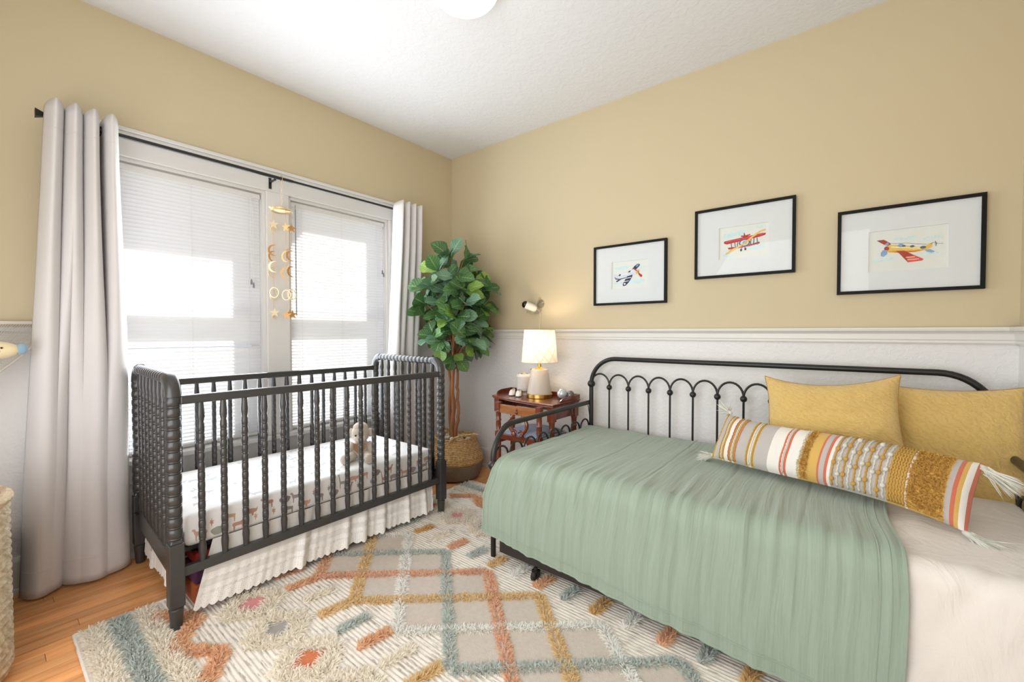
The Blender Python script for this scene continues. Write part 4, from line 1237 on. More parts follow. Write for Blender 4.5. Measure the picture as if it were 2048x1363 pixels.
m = MB(); m.grid(lambda u, v: Vector((LX + (rb + (rt_ - rb) * v) * math.cos(2 * PI * u), LY + (rb + (rt_ - rb) * v) * math.sin(2 * PI * u), TZ + z0 + (z1 - z0) * v)), 64, 6)
m.build('lamp_shade', M_shade, lm_, angle=3)
for r_, z_ in ((rb, z0), (rt_, z1)):
    m = MB(); m.tube([(LX + r_ * math.cos(2 * PI * i / 48), LY + r_ * math.sin(2 * PI * i / 48), TZ + z_) for i in range(48)], .0022, 6, closed=True); m.build('shade_rim', mat('shade_trim_tape', (214, 200, 176), .8), lm_)
t = NT('warm_bulb_glass'); em = t.n('Emission'); em.inputs[0].default_value = (1, .80, .52, 1); em.inputs[1].default_value = 4; t.l(em.outputs[0], t.out.inputs[0])
m = MB(); m.lathe([(.012, .262), (.013, .275), (.022, .300), (.029, .325), (.027, .345), (.016, .360), (0, .364)], 16, Mx); m.build('bulb', t.m, lm_)
m = MB(); m.tube([(LX, LY, TZ + .26), (LX + .03, LY, TZ + .30), (LX + .04, LY, TZ + .40), (LX, LY, TZ + .47)], .0015, 6); m.tube([(LX, LY, TZ + .26), (LX - .03, LY, TZ + .30), (LX - .04, LY, TZ + .40), (LX, LY, TZ + .47)], .0015, 6)
for a in (0, 2 * PI / 3, 4 * PI / 3): m.tube([(LX, LY, TZ + .47), (LX + rt_ * math.cos(a), LY + rt_ * math.sin(a), TZ + .476)], .0015, 6)
m.build('harp', M_brass, lm_)
lamp('lamp_bulb_light', 'POINT', (LX, LY, TZ + .385), 3.3, (1.0, .80, .54), shadow_soft_size=.03)

# white noise machine, baby shoes, glass orb
M_wplast = mat('matte_white_plastic', (226, 220, 212), .5); M_felt = mat('pale_heather_fabric', (206, 198, 190), .9, nscale=160, rgb2=(188, 180, 172), bump=.3)
sm_ = root('sound_machine', (.985, -.205, TZ), 'round white sound machine on a stand behind the baby shoes, left of the lamp', 'sound machine')
Mx = Matrix.Translation((.985, -.205, TZ))
m = MB(); m.lathe([(0, .0), (.034, 0), (.036, .004), (.036, .014), (.045, .024), (0, .024)], 28, Mx); m.build('stand', M_wplast, sm_, angle=.5)
Mx = Mx @ Matrix.Diagonal((1.06, 1.06, 1.24, 1))
m = MB(); m.lathe([(.045, .024), (.052, .032), (.054, .045), (.054, .105), (.052, .112)], 32, Mx); m.build('fabric_band', M_felt, sm_, angle=.6)
m = MB(); m.lathe([(.053, .108), (.054, .114), (.051, .121), (.040, .124), (0, .124)], 32, Mx); m.build('cap', M_wplast, sm_, angle=.5)
m = MB(); m.tube([(.985 + .026 * math.cos(2 * PI * i / 28), -.205 + .026 * math.sin(2 * PI * i / 28), TZ + .1545) for i in range(28)], .0022, 6, closed=True); m.build('dial_ring', M_brass, sm_)
m = MB(); m.ball((.983, -.207, TZ + .154), .006, 10, 6, (1, 1, .4)); m.build('button', M_black, sm_)
M_white = mat('white_leather', (232, 228, 222), .5, bump=.1); M_green = mat('dark_green_sole', (50, 66, 58), .6)
def shoe(x_, y_, rz, label):
    r = root('baby_shoe', (x_, y_, TZ), label, 'shoe', 'pair of baby shoes', (0, 0, rz))
    L = .092; W_ = .021
    out = []
    for i in range(20):
        a = 2 * PI * i / 20; out.append((L / 2 * math.cos(a), W_ * (1 + .22 * math.cos(a)) * math.sin(a)))
    m = MB(); m.prism(out, .006); m.build('sole', M_green, r, local=True, bevel=.001, angle=.5)
    m = MB(); m.prism([(p[0] * .98, p[1] * .98) for p in out], .006, Matrix.Translation((0, 0, .006))); m.build('midsole', M_white, r, local=True, angle=.5)
    def up(u, v):
        a = 2 * PI * u; k = .96 * (1 - .42 * v ** 2.2); x0 = -.012 * v
        hgt = .022 + .016 * (.5 - .5 * math.cos(a))
        return Vector((x0 + L / 2 * math.cos(a) * k, W_ * (1 + .22 * math.cos(a)) * math.sin(a) * k, .010 + hgt * math.sin(v * PI / 2)))
    m = MB(); m.grid(up, 24, 6, closeu=True, uv=False); m.build('upper', M_white, r, local=True, angle=3)
    m = MB(); m.grid(lambda u, v: Vector((.012 + .020 * (1 - v), (u - .5) * .018, .034 - .008 * (1 - v) + .006 * v)), 4, 5); m.build('tongue', M_white, r, local=True, solid=.002)
    m = MB()
    for k in range(3): m.tube([(.006 + .008 * k, -.014, .028 - .002 * k), (.006 + .008 * k, 0, .0375 - .003 * k), (.006 + .008 * k, .014, .028 - .002 * k)], .0016, 5)
    m.tube(arc((.004, .007, .040), .007, 0, 2 * PI, 12, (1, 0, 0), (0, .8, .3)), .0013, 5); m.tube(arc((.004, -.007, .040), .007, 0, 2 * PI, 12, (1, 0, 0), (0, .8, .3)), .0013, 5)
    m.build('laces', M_white, r, local=True)
    m = MB(); m.prism([(-.03, 0), (-.02, .006), (-.002, .004), (-.002, -.001), (-.02, -.001)], .001, Matrix.Translation((0, -.0215, .014)) @ Matrix.Rotation(PI / 2, 4, 'X')); m.build('side_stripe', M_green, r, local=True)
    return r
shoe(.935, -.285, math.radians(-70), 'left white baby shoe with dark green sole on the side table')
shoe(1.003, -.297, math.radians(-62), 'right white baby shoe with dark green sole, nearest the lamp base')
t = NT('iridescent_glass'); b = t.n('BsdfPrincipled'); lw = t.n('LayerWeight'); lw.inputs[0].default_value = .4
cr = t.ramp(lw.outputs['Facing'], [(0, lin((190, 214, 206))), (.4, lin((206, 196, 214))), (.75, lin((170, 160, 168))), (1, lin((226, 222, 226)))])
t.l(cr, b.inputs['Base Color']); b.inputs['Roughness'].default_value = .08; b.inputs['Metallic'].default_value = .45; b.inputs['Coat Weight'].default_value = .5; t.l(b.outputs[0], t.out.inputs[0])
ob = root('glass_orb', (1.322, -.205, TZ), 'shiny iridescent glass orb on a dark stand at the right end of the side table', 'ornament')
m = MB(); m.ball((1.325, -.228, TZ + .041), .036, 28, 18); m.build('orb', t.m, ob, angle=3)
m = MB(); m.lathe([(.028, 0), (.030, .004), (.020, .008), (.022, .014)], 20, Matrix.Translation((1.325, -.228, TZ))); m.build('foot', M_darkmetal, ob)
m = MB(); m.ball((1.372, -.195, TZ + .030), .032, 20, 12, (.8, .9, 1)); m.build('dark_shell', mat('dark_pearl', (112, 108, 110), .25, .4), ob)

# ------------------------------------------------------------------ wall camera with cable
M_clearp = t = NT('clear_plastic'); b = t.n('BsdfTransparent'); b.inputs[0].default_value = (.93, .93, .92, 1); g_ = t.n('BsdfGlossy'); g_.inputs['Roughness'].default_value = .08; mx = t.n('MixShader'); lw = t.n('LayerWeight'); lw.inputs[0].default_value = .35
k_ = t.math('MULTIPLY_ADD', lw.outputs['Facing'], .5, .12); t.l(k_, mx.inputs[0]); t.l(b.outputs[0], mx.inputs[1]); t.l(g_.outputs[0], mx.inputs[2]); t.l(mx.outputs[0], t.out.inputs[0]); M_clearp = t.m
cmn = root('baby_monitor', (.955, -.0, 1.33), 'white baby monitor camera with black face on a clear wall mount above the lamp', 'camera')
d = Vector((-.62, -.62, .36)).normalized(); c0 = Vector((.945, -.075, 1.345))
Mq = Matrix.Translation(c0) @ d.to_track_quat('Z', 'Y').to_matrix().to_4x4()
m = MB(); m.lathe([(0, -.05), (.018, -.048), (.027, -.035), (.029, -.01), (.029, .035), (.028, .042)], 24, Mq); m.build('housing', M_wplast, cmn, angle=.8)
m = MB(); m.lathe([(.028, .040), (.0285, .046), (.025, .058), (.014, .066), (0, .068)], 24, Mq); m.build('lens_face', mat('black_gloss', (14, 14, 15), .12), cmn, angle=.9)
m = MB(); m.ball(c0 + d * .064 + Vector((-.004, -.004, .004)), .005, 10, 6); m.build('lens', M_steel, cmn)
m = MB(); m.tube([(.985, -.004, 1.41), (.985, -.02, 1.405), (.970, -.05, 1.36), (.955, -.06, 1.315), (.94, -.08, 1.305)], .009, 8); m.lathe([(.0, 0), (.034, 0), (.034, .006), (0, .008)], 24, Matrix.Translation((.99, -.0005, 1.37)) @ Matrix.Rotation(PI / 2, 4, 'X')); m.tube([(.93, -.10, 1.305), (.955, -.055, 1.297), (.985, -.03, 1.302), (.998, -.012, 1.33)], .011, 8); m.build('wall_mount', M_clearp, cmn)
m = MB(); m.tube([c0 - d * .04, (.985, -.02, 1.32), (.992, -.006, 1.27), (.985, -.006, 1.21), (.984, -.006, 1.176)], .0022, 6); m.build('cable', M_wplast, cmn)
cb = MB(); cb.tube([(1.425, -.05, .66), (1.44, -.045, .55), (1.43, -.04, .40), (1.435, -.035, .2), (1.43, -.03, .02)], .003, 6)
tag(cb.build('power_cord', M_black), 'thin black power cord hanging down the wall behind the side table', 'cord')

# ------------------------------------------------------------------ fiddle leaf fig in a basket
PX, PY = .40, -.345
t = NT('natural_seagrass'); c = t.coord('Position'); wv = t.n('TexWave'); wv.bands_direction = 'Z'; wv.inputs['Scale'].default_value = 26; wv.inputs['Distortion'].default_value = 1.2; t.l(c, wv.inputs[0]); f = t.noise(c, 60, 3)
vo = t.n('TexVoronoi'); vo.inputs['Scale'].default_value = 85; t.l(c, vo.inputs[0])
h = t.math('ADD', wv.outputs['Fac'], vo.outputs['Distance'])
M_sea = t.bsdf(t.ramp(f, [(.3, lin((172, 126, 74))), (.5, lin((206, 164, 108))), (.75, lin((226, 190, 136)))]), .8, 0, t.bump(h, .6, .006))
M_seagrey = mat('grey_brown_seagrass', (142, 122, 98), .85, rgb2=(116, 100, 82), nscale=70, bump=.7, bscale=120, dist=.005)
bk = root('seagrass_basket', (PX, PY, 0), 'round belly seagrass basket with grey lower half holding the fig plant', 'basket')
Mx = Matrix.Translation((PX, PY, 0))
def rib(prof, pitch=.0115, amp=.0028):
    out = []
    for (r0, z0), (r1, z1) in zip(prof, prof[1:]):
        n = max(1, round(math.hypot(r1 - r0, z1 - z0) / pitch))
        for i in range(n):
            for q in (0, .5):
                t_ = (i + q) / n; out.append((r0 + (r1 - r0) * t_ + (amp if q else 0), z0 + (z1 - z0) * t_))
    out.append(prof[-1]); return out
m = MB(); m.lathe([(0, .002)] + rib([(.165, .002), (.190, .02), (.205, .06), (.215, .10), (.217, .135)]), 48, Mx); m.build('lower_wall', M_seagrey, bk, angle=3)
m = MB(); m.lathe(rib([(.219, .135), (.224, .150), (.215, .185), (.185, .255), (.165, .300), (.160, .318)]) + [(.152, .318), (.150, .28), (.0, .28)], 48, Mx); m.build('upper_wall', M_sea, bk, angle=3)
m = MB(); m.tube([(PX + .158 * math.cos(2 * PI * i / 60), PY + .158 * math.sin(2 * PI * i / 60), .320 + .002 * (i % 2)) for i in range(60)], .0075, 6, closed=True); m.build('rim_braid', M_sea, bk)
m = MB(); m.tube([(.475, -.485, .30), (.50, -.47, .335), (.525, -.425, .352), (.545, -.36, .352), (.56, -.30, .335), (.545, -.28, .305)], [.009 + .0015 * (i % 2) for i in range(6)], 7); m.tube([(.545, -.36, .352), (.585, -.33, .363), (.625, -.31, .360)], [.008, .006, .005], 6); m.build('handle', M_sea, bk)
m = MB(); m.tube([(.27, -.40, .30), (.25, -.40, .345), (.245, -.345, .362), (.25, -.29, .345), (.27, -.27, .30)], .009, 7); m.build('handle', M_sea, bk)
# white pebbles filling the basket
M_peb = mat('cream_pebble', (222, 210, 188), .8, rgb2=(200, 186, 162), nscale=30, bump=.2)
fg = root('fig_plant', (PX, PY, .28), 'tall fiddle leaf fig with big green leaves in the corner by the narrow curtain', 'plant')
pbm = MB(); pbm.ball((0, 0, 0), .021, 9, 6, (1, .85, .7)); peb_me = pbm.mesh('pebble', M_peb, angle=3)
pr = random.Random(3)
for i in range(46):
    a = pr.uniform(0, 2 * PI); r_ = .135 * math.sqrt(pr.random())
    inst('pebble', peb_me, fg, (PX + r_ * math.cos(a), PY + r_ * math.sin(a), .298 + pr.uniform(0, .022)), (pr.uniform(0, 3), pr.uniform(0, .6), pr.uniform(0, 3)), [pr.uniform(.7, 1.25)] * 3)
M_bark = mat('orange_brown_bark', (176, 116, 76), .8, rgb2=(138, 92, 60), nscale=26, stretch=(1, 1, .3), bump=.5, bscale=60, dist=.004)
tops = []
def trunk(pts, r0, r1):
    n = len(pts); mb = MB(); P_ = []
    for i in range(n - 1):
        for k in range(4):
            t_ = k / 4; P_.append(Vector(pts[i]).lerp(Vector(pts[i + 1]), t_) + Vector((pr.gauss(0, .0022), pr.gauss(0, .0022), 0)))
    P_.append(Vector(pts[-1])); nn = len(P_)
    mb.tube(P_, [r0 + (r1 - r0) * i / (nn - 1) + (.002 if i % 5 == 0 else 0) for i in range(nn)], 9); mb.build('trunk', M_bark, fg, angle=3)
trunk([(PX + .01, PY - .035, .28), (PX + .015, PY - .05, .42), (PX + .03, PY - .045, .55), (PX + .045, PY - .07, .68), (PX + .04, PY - .06, .90), (PX + .06, PY - .08, 1.2), (PX + .06, PY - .07, 1.6)], .019, .009)
trunk([(PX + .035, PY - .03, .28), (PX + .05, PY - .045, .40), (PX + .075, PY - .035, .52), (PX + .06, PY - .03, .62), (PX + .035, PY - .01, .75), (PX + .02, PY + .0, .95), (PX + .0, PY + .0, 1.3)], .015, .009)
trunk([(PX - .03, PY - .01, .28), (PX - .035, PY - .03, .5), (PX - .015, PY - .04, .75), (PX - .04, PY - .05, 1.0), (PX - .06, PY - .06, 1.35)], .015, .008)
# leaf material: midrib and side veins from the leaf's own coordinates
def leaf_mat(name, c1, c2, vein):
    t = NT(name); uvn = t.n('TexCoord').outputs['UV']; sx = t.n('SeparateXYZ'); t.l(uvn, sx.inputs[0])
    w_ = t.math('ABSOLUTE', t.math('SUBTRACT', sx.outputs[1], .5))
    mid = t.math('LESS_THAN', w_, .022)
    s_ = t.math('SUBTRACT', t.math('MULTIPLY', sx.outputs[0], 7.0), t.math('MULTIPLY', w_, 4.0)); fr = t.math('ABSOLUTE', t.math('SUBTRACT', t.math('FRACT', t.math('ADD', s_, 5.0)), .5))
    side = t.math('LESS_THAN', fr, .055)
    v_ = t.math('MAXIMUM', mid, t.math('MULTIPLY', side, .55))
    oi = t.n('ObjectInfo'); base = t.mix(oi.outputs['Random'], lin(c1), lin(c2))
    hh = t.math('ADD', t.math('MULTIPLY', fr, 1.0), t.noise(t.coord('UV', (12, 12, 1)), 1.0, 2))
    return t.bsdf(t.mix(v_, base, lin(vein)), .42, 0, t.bump(hh, .35, .006), transl=.12, spec=.5)
M_leaf = [leaf_mat('fig_leaf_deep_green', (50, 90, 46), (84, 126, 68), (146, 172, 118)), leaf_mat('fig_leaf_blue_green', (80, 120, 92), (112, 150, 120), (160, 186, 152)), leaf_mat('fig_leaf_bright_green', (104, 144, 56), (136, 170, 78), (172, 192, 116))]
leaf_me = []
for k in range(6):
    lr = random.Random(20 + k); fold = lr.uniform(.10, .30); droop = lr.uniform(.10, .35); wav = lr.uniform(.015, .04); wd = lr.uniform(.34, .42)
    def lf(u, v):
        t_ = u; s_ = v * 2 - 1
        w_ = wd * (math.sin(PI * min(1, t_ ** 1.18)) ** .62) * (.80 + .28 * t_) * (1 - .16 * math.exp(-((t_ - .36) / .11) ** 2))
        w_ = max(w_, .012)
        x_ = t_ * 1.0; y_ = w_ * s_
        z_ = fold * abs(y_) - droop * t_ * t_ + wav * math.sin(t_ * 15 + k) * abs(s_)
        return Vector((x_ + .10, y_, z_))
    mb = MB(); mb.grid(lf, 9, 6); mb.tube([(0, 0, 0), (.05, 0, .004), (.11, 0, 0)], .014, 5)
    leaf_me.append([mb.mesh('leaf', M_leaf[j], angle=3) for j in range(3)])
ctr = Vector((.445, -.395, 1.325))
tips = []
tries = 0
while len(tips) < 70 and tries < 9000:
    tries += 1
    d = Vector((pr.gauss(0, 1), pr.gauss(0, 1), pr.gauss(0, 1))).normalized() * pr.uniform(.35, .95)
    z_ = ctr.z + d.z * .46
    rad = .265 * (1.0 if z_ < 1.5 else 1.0 - .55 * (z_ - 1.5) / .35)
    p = Vector((ctr.x + d.x * rad, ctr.y + d.y * rad, z_))
    if p.x < .11 or p.y > -.11 or (p.y < -.40 and p.x < .24): continue
    if all((p - q).length > .085 for q in tips): tips.append(p)
lc = 0
bm2 = MB()
for p in tips:
    axis_p = Vector((PX + .03, PY - .04, p.z - .16)); out = (p - axis_p); out.z *= .4
    bm2.tube([axis_p, axis_p.lerp(p, .5) + Vector((0, 0, -.02)), p], [.006, .0045, .003], 5)
    out = Vector((p.x - ctr.x, p.y - ctr.y, 0)); out = out.normalized() if out.length > .02 else Vector((.6, -.8, 0))
    n = pr.choice((4, 4, 5, 5)); ph = pr.uniform(0, 6)
    for i in range(n):
        a = ph + i * 2.4
        dv = Vector((math.cos(a), math.sin(a), 0)) * .75 + out * .75 + Vector((0, 0, pr.uniform(-.35, .75)))
        if p.z > 1.6: dv.z += .6
        if p.z < 1.08: dv.z -= .35
        dv.normalize()
        s_ = pr.uniform(.115, .165)
        e_ = p + dv * s_ * 1.1
        if e_.x < .035 or e_.y > -.035 or e_.z > 1.885 or (e_.y < -.40 and e_.x < .215): continue
        up = Vector((0, 0, .9)) + out * 1.1 + Vector((.25, -.35, 0)) + Vector((pr.gauss(0, .3), pr.gauss(0, .3), 0))
        zx = dv; yx = up.cross(zx).normalized(); zz = zx.cross(yx)
        if abs(zz.z) < 2: pass
        Rm = Matrix((zx, yx, zz)).transposed()
        mk = pr.choices((0, 1, 2), (.52, .33, .15))[0]
        if lc >= 296: continue
        inst('leaf', leaf_me[pr.randrange(6)][mk], fg, p, Rm.to_euler(), (s_, s_, s_)); lc += 1
bm2.build('branches', M_bark, fg, angle=3)['kind'] = 'stuff'
print('leaves', lc, 'tips', len(tips))

# ------------------------------------------------------------------ framed prints
M_frame = mat('black_frame_wood', (10, 9, 9), .6, spec=.25, bump=.05)
M_mat = mat('white_mat_board', (232, 230, 232), .9, bump=.05, bscale=300)
M_paper = mat('watercolour_paper', (237, 234, 230), .95, bump=.1, bscale=200)
INK = {}
def ink(k, rgb):
    if k not in INK: INK[k] = mat('ink_' + k, rgb, .95, rgb2=tuple(min(255, int(x * 1.18) + 8) for x in rgb), nscale=120)
    return INK[k]
def framed(label, x0, x1, z0, z1, pw_, ph_, pz, shapes):
    cx, cz = (x0 + x1) / 2, (z0 + z1) / 2
    r = root('framed_print', (cx, -.012, cz), label, 'picture', 'three framed airplane prints on the back wall')
    b = .0145; m = MB()
    for a, c_ in (((x0, -.024, z0), (x0 + b, -.001, z1)), ((x1 - b, -.024, z0), (x1, -.001, z1)), ((x0 + b, -.024, z0), (x1 - b, -.001, z0 + b)), ((x0 + b, -.024, z1 - b), (x1 - b, -.001, z1))): m.span(a, c_)
    m.build('frame', M_frame, r, smooth=False)
    hw, hh = pw_ / 2, ph_ / 2; pc = (cx + .004, cz + pz)
    m = MB()
    o = .006
    for a, c_ in (((x0 + b - .002, -.013, z0 + b - .002), (pc[0] - hw - o, -.006, z1 - b + .002)), ((pc[0] + hw + o, -.013, z0 + b - .002), (x1 - b + .002, -.006, z1 - b + .002)), ((pc[0] - hw - o, -.013, z0 + b - .002), (pc[0] + hw + o, -.006, pc[1] - hh - o)), ((pc[0] - hw - o, -.013, pc[1] + hh + o), (pc[0] + hw + o, -.006, z1 - b + .002))): m.span(a, c_)
    m.build('mat_board', M_mat, r, smooth=False)
    m = MB(); m.span((pc[0] - hw - .01, -.0075, pc[1] - hh - .01), (pc[0] + hw + .01, -.006, pc[1] + hh + .01)); pp = m.build('paper', M_paper, r, smooth=False)
    keys = []
    for k, rgb, _ in shapes:
        if k not in keys: keys.append(k); ink(k, rgb)
    m = MB()
    for i, (k, rgb, poly) in enumerate(shapes):
        Mx = Matrix.Translation((pc[0], -.0076 - .00006 * i, pc[1])) @ Matrix(((hw, 0, 0, 0), (0, 0, -1, 0), (0, hh, 0, 0), (0, 0, 0, 1)))
        m.prism(poly, .0002, Mx, keys.index(k))
    m.build('airplane_painting', [INK[k] for k in keys], pp, smooth=False)
    m = MB(); m.span((x0 + b - .003, -.0175, z0 + b - .003), (x1 - b + .003, -.0162, z1 - b + .003)); m.build('glass', M_glass, r, smooth=False)
    return r
def blob(cx, cy, rx, ry, seed, n=18): 
    q = random.Random(seed); return [(cx + rx * math.cos(2 * PI * i / n) * (1 + q.uniform(-.18, .18)), cy + ry * math.sin(2 * PI * i / n) * (1 + q.uniform(-.3, .3))) for i in range(n)]
def strip(pts, w):
    L_ = []; R_ = []
    for i, p in enumerate(pts):
        a = pts[max(0, i - 1)]; b = pts[min(len(pts) - 1, i + 1)]; dx_, dy_ = b[0] - a[0], b[1] - a[1]; l_ = math.hypot(dx_, dy_) or 1
        L_.append((p[0] - dy_ / l_ * w / 2, p[1] + dx_ / l_ * w / 2)); R_.append((p[0] + dy_ / l_ * w / 2, p[1] - dx_ / l_ * w / 2))
    return L_ + R_[::-1]
def ell(cx, cy, rx, ry, rot=0, n=20): return [(cx + rx * math.cos(2 * PI * i / n) * math.cos(rot) - ry * math.sin(2 * PI * i / n) * math.sin(rot), cy + rx * math.cos(2 * PI * i / n) * math.sin(rot) + ry * math.sin(2 * PI * i / n) * math.cos(rot)) for i in range(n)]
SKY = (190, 208, 214); NAVY = (52, 56, 86); LG = (196, 198, 208); DG = (92, 94, 104); RED = (176, 52, 56); YEL = (222, 174, 92); LB = (128, 154, 190)
a1 = [('sky', SKY, blob(-.48, .58, .46, .14, 1)), ('sky', SKY, blob(.72, .48, .22, .1, 2)), ('sky', SKY, blob(.42, -.55, .5, .16, 3)), ('sky', SKY, blob(-.6, -.62, .32, .1, 4)),
      ('navy', NAVY, [(.12, .34), (.28, .62), (.46, .78), (.60, .74), (.58, .62), (.42, .40), (.30, .26)]), ('lightblue', LB, [(.36, .60), (.46, .74), (.54, .70), (.44, .54)]),
      ('steelgrey', LG, [(-.95, .02), (-.88, .16), (-.74, .06), (-.40, .12), (-.05, .28), (.22, .40), (.40, .36), (.46, .18), (.40, -.02), (.22, -.12), (-.2, -.24), (-.6, -.36), (-.84, -.32)]),
      ('slate', DG, [(-.92, -.06), (-.84, -.30), (-.6, -.36), (-.2, -.24), (-.2, -.18), (-.6, -.27), (-.8, -.2)]), ('white', (236, 234, 236), strip([(-.6, -.02), (-.2, .1), (.2, .28)], .06)),
      ('navy', NAVY, [(-.10, .16), (-.02, .30), (.10, .28), (.02, .18)]), ('navy', NAVY, [(-.66, -.02), (-.58, .10), (-.5, .06), (-.56, -.06)]), ('navy', NAVY, [(-.62, -.30), (-.82, -.46), (-.74, -.52), (-.5, -.34)]),
      ('navy', NAVY, [(-.14, -.12), (.18, -.02), (.16, -.18), (-.04, -.60), (-.22, -.84), (-.38, -.86), (-.40, -.72), (-.30, -.46)]), ('white', (236, 234, 236), strip([(-.22, -.28), (.10, -.22)], .05)), ('white', (236, 234, 236), strip([(-.32, -.52), (-.04, -.48)], .045)), ('white', (236, 234, 236), ell(-.28, -.70, .06, .07)),
      ('ochre', YEL, ell(.47, .17, .10, .19, -.2)), ('red', RED, [(.18, .52), (.30, .44), (.42, .30), (.46, .22), (.40, .22), (.26, .36)]), ('red', RED, [(.50, .14), (.60, .02), (.74, -.12), (.72, -.26), (.62, -.24), (.52, -.04)]), ('slate', DG, ell(.50, .16, .04, .06))]
framed('black framed grey and navy airplane print, lowest and nearest the lamp', 1.4535, 1.9585, 1.336, 1.741, .238, .170, -.005, a1)
a2 = [('sky', SKY, blob(-.62, .52, .30, .18, 5)), ('sky', SKY, blob(-.1, .60, .22, .16, 6)), ('sky', SKY, blob(.72, .86, .2, .07, 7)), ('sky', SKY, blob(.6, -.45, .38, .13, 8)), ('sky', SKY, blob(-.66, -.82, .26, .1, 9)),
      ('red', RED, [(.04, .62), (.10, .40), (.30, .46), (.30, .38), (.14, .30), (.16, .22), (-.02, .22), (0, .30), (-.10, .34), (-.08, .42), (.02, .40)]),
      ('red', RED, [(-.84, .10), (-.80, .16), (.05, .30), (.80, .42), (.94, .40), (.92, .28), (.70, .20), (.05, .08), (-.70, -.06), (-.82, .0)]), ('rosered', (206, 84, 84), strip([(-.76, .10), (0, .20), (.85, .36)], .05)),
      ('red', RED, [(-.66, -.30), (-.2, -.28), (.3, -.22), (.68, -.12), (.70, -.24), (.3, -.34), (-.2, -.40), (-.62, -.42)])]
for x_ in (-.52, -.36, -.22, .34, .46, .58): a2.append(('slate', DG, strip([(x_, .06 if x_ < 0 else .16), (x_ + .03 * (-1) ** int(x_ * 50), -.30)], .035)))
a2 += [('slate', DG, ell(.06, -.08, .24, .24)), ('steelgrey', LG, ell(.06, -.08, .18, .18)), ('lightblue', LB, ell(.08, -.06, .10, .11)), ('ochre', YEL, strip([(-.74, -.72), (-.4, -.46), (.06, -.12), (.4, .26), (.7, .54), (.92, .62)], .10)), ('ochre', YEL, strip([(-.62, -.52), (-.2, -.30), (.1, -.08)], .05)),
       ('slate', DG, strip([(.0, -.30), (-.08, -.48)], .03)), ('slate', DG, strip([(.06, -.30), (.10, -.46)], .03)), ('ink_black', (40, 40, 44), ell(-.08, -.54, .045, .09)), ('ink_black', (40, 40, 44), ell(.10, -.50, .045, .09))]
framed('black framed red biplane print, highest, in the middle of the three', 2.1265, 2.6325, 1.468, 1.8725, .238, .170, -.008, a2)
a3 = [('sky', SKY, strip([(-.36, .60), (-.1, .56), (.26, .60)], .12)), ('sky', SKY, strip([(.38, .38), (.6, .52), (.92, .48)], .10)), ('sky', SKY, strip([(-.92, -.50), (-.6, -.46), (-.34, -.42)], .12)), ('sky', SKY, strip([(.42, -.36), (.66, -.28), (.86, -.36)], .10)),
      ('brickred', (160, 66, 54), [(-.82, .58), (-.62, .60), (-.42, .36), (-.46, .22), (-.60, .32)]), ('slate', DG, [(-.82, .58), (-.72, .60), (-.70, .52)]),
      ('ochre', YEL, [(-.56, .20), (-.46, .30), (-.2, .26), (.1, .14), (.42, .02), (.56, .18), (.66, .22), (.64, -.02), (.52, -.10), (.2, -.18), (-.2, -.16), (-.48, -.10), (-.58, .04)]), ('darkorange', (200, 120, 54), [(-.52, -.02), (-.2, -.16), (.2, -.18), (.52, -.10), (.2, -.10), (-.2, -.06)]), ('cream', (240, 216, 168), strip([(-.42, .18), (0, .08), (.4, -.02)], .06)),
      ('brickred', (160, 66, 54), ell(-.54, .12, .07, .12)), ('lightblue', LB, [(-.64, .06), (-.52, .04), (-.52, -.16), (-.62, -.30), (-.70, -.24), (-.70, -.08)]), ('lightblue', LB, [(-.60, .34), (-.50, .46), (-.48, .34), (-.54, .26)]),
      ('brickred', (160, 66, 54), [(-.28, -.04), (-.06, -.06), (.16, -.30), (.44, -.56), (.40, -.64), (.04, -.68), (-.04, -.52), (-.18, -.22)]), ('rosered', (206, 112, 96), [(.0, -.38), (.2, -.34), (.44, -.56), (.40, -.64), (.04, -.68)]), ('cream', (240, 216, 168), strip([(-.02, -.42), (.22, -.42)], .03)), ('cream', (240, 216, 168), strip([(.02, -.54), (.32, -.54)], .03)),
      ('lightblue', LB, ell(-.16, .22, .08, .09)), ('slate', DG, ell(-.08, .18, .05, .05)), ('slate', DG, ell(.14, .12, .06, .06)), ('slate', DG, ell(.42, .02, .08, .07)), ('lightblue', LB, [(.46, -.12), (.60, -.10), (.72, -.24), (.64, -.28), (.52, -.22)]),
      ('ink_black', (40, 40, 44), strip([(.60, .16), (.68, .22), (.76, .20)], .016)), ('ink_black', (40, 40, 44), strip([(.72, .28), (.75, .14), (.74, .02)], .014)), ('ink_black', (40, 40, 44), strip([(.70, .13), (.80, .15), (.92, .13)], .012)), ('ink_black', (40, 40, 44), strip([(-.4, .36), (-.2, .33), (0, .31), (.2, .24), (.5, .16)], .012))]
framed('black framed yellow airplane with red wings print, rightmost near the right wall', 2.8095, 3.3165, 1.338, 1.749, .262, .182, -.006, a3)

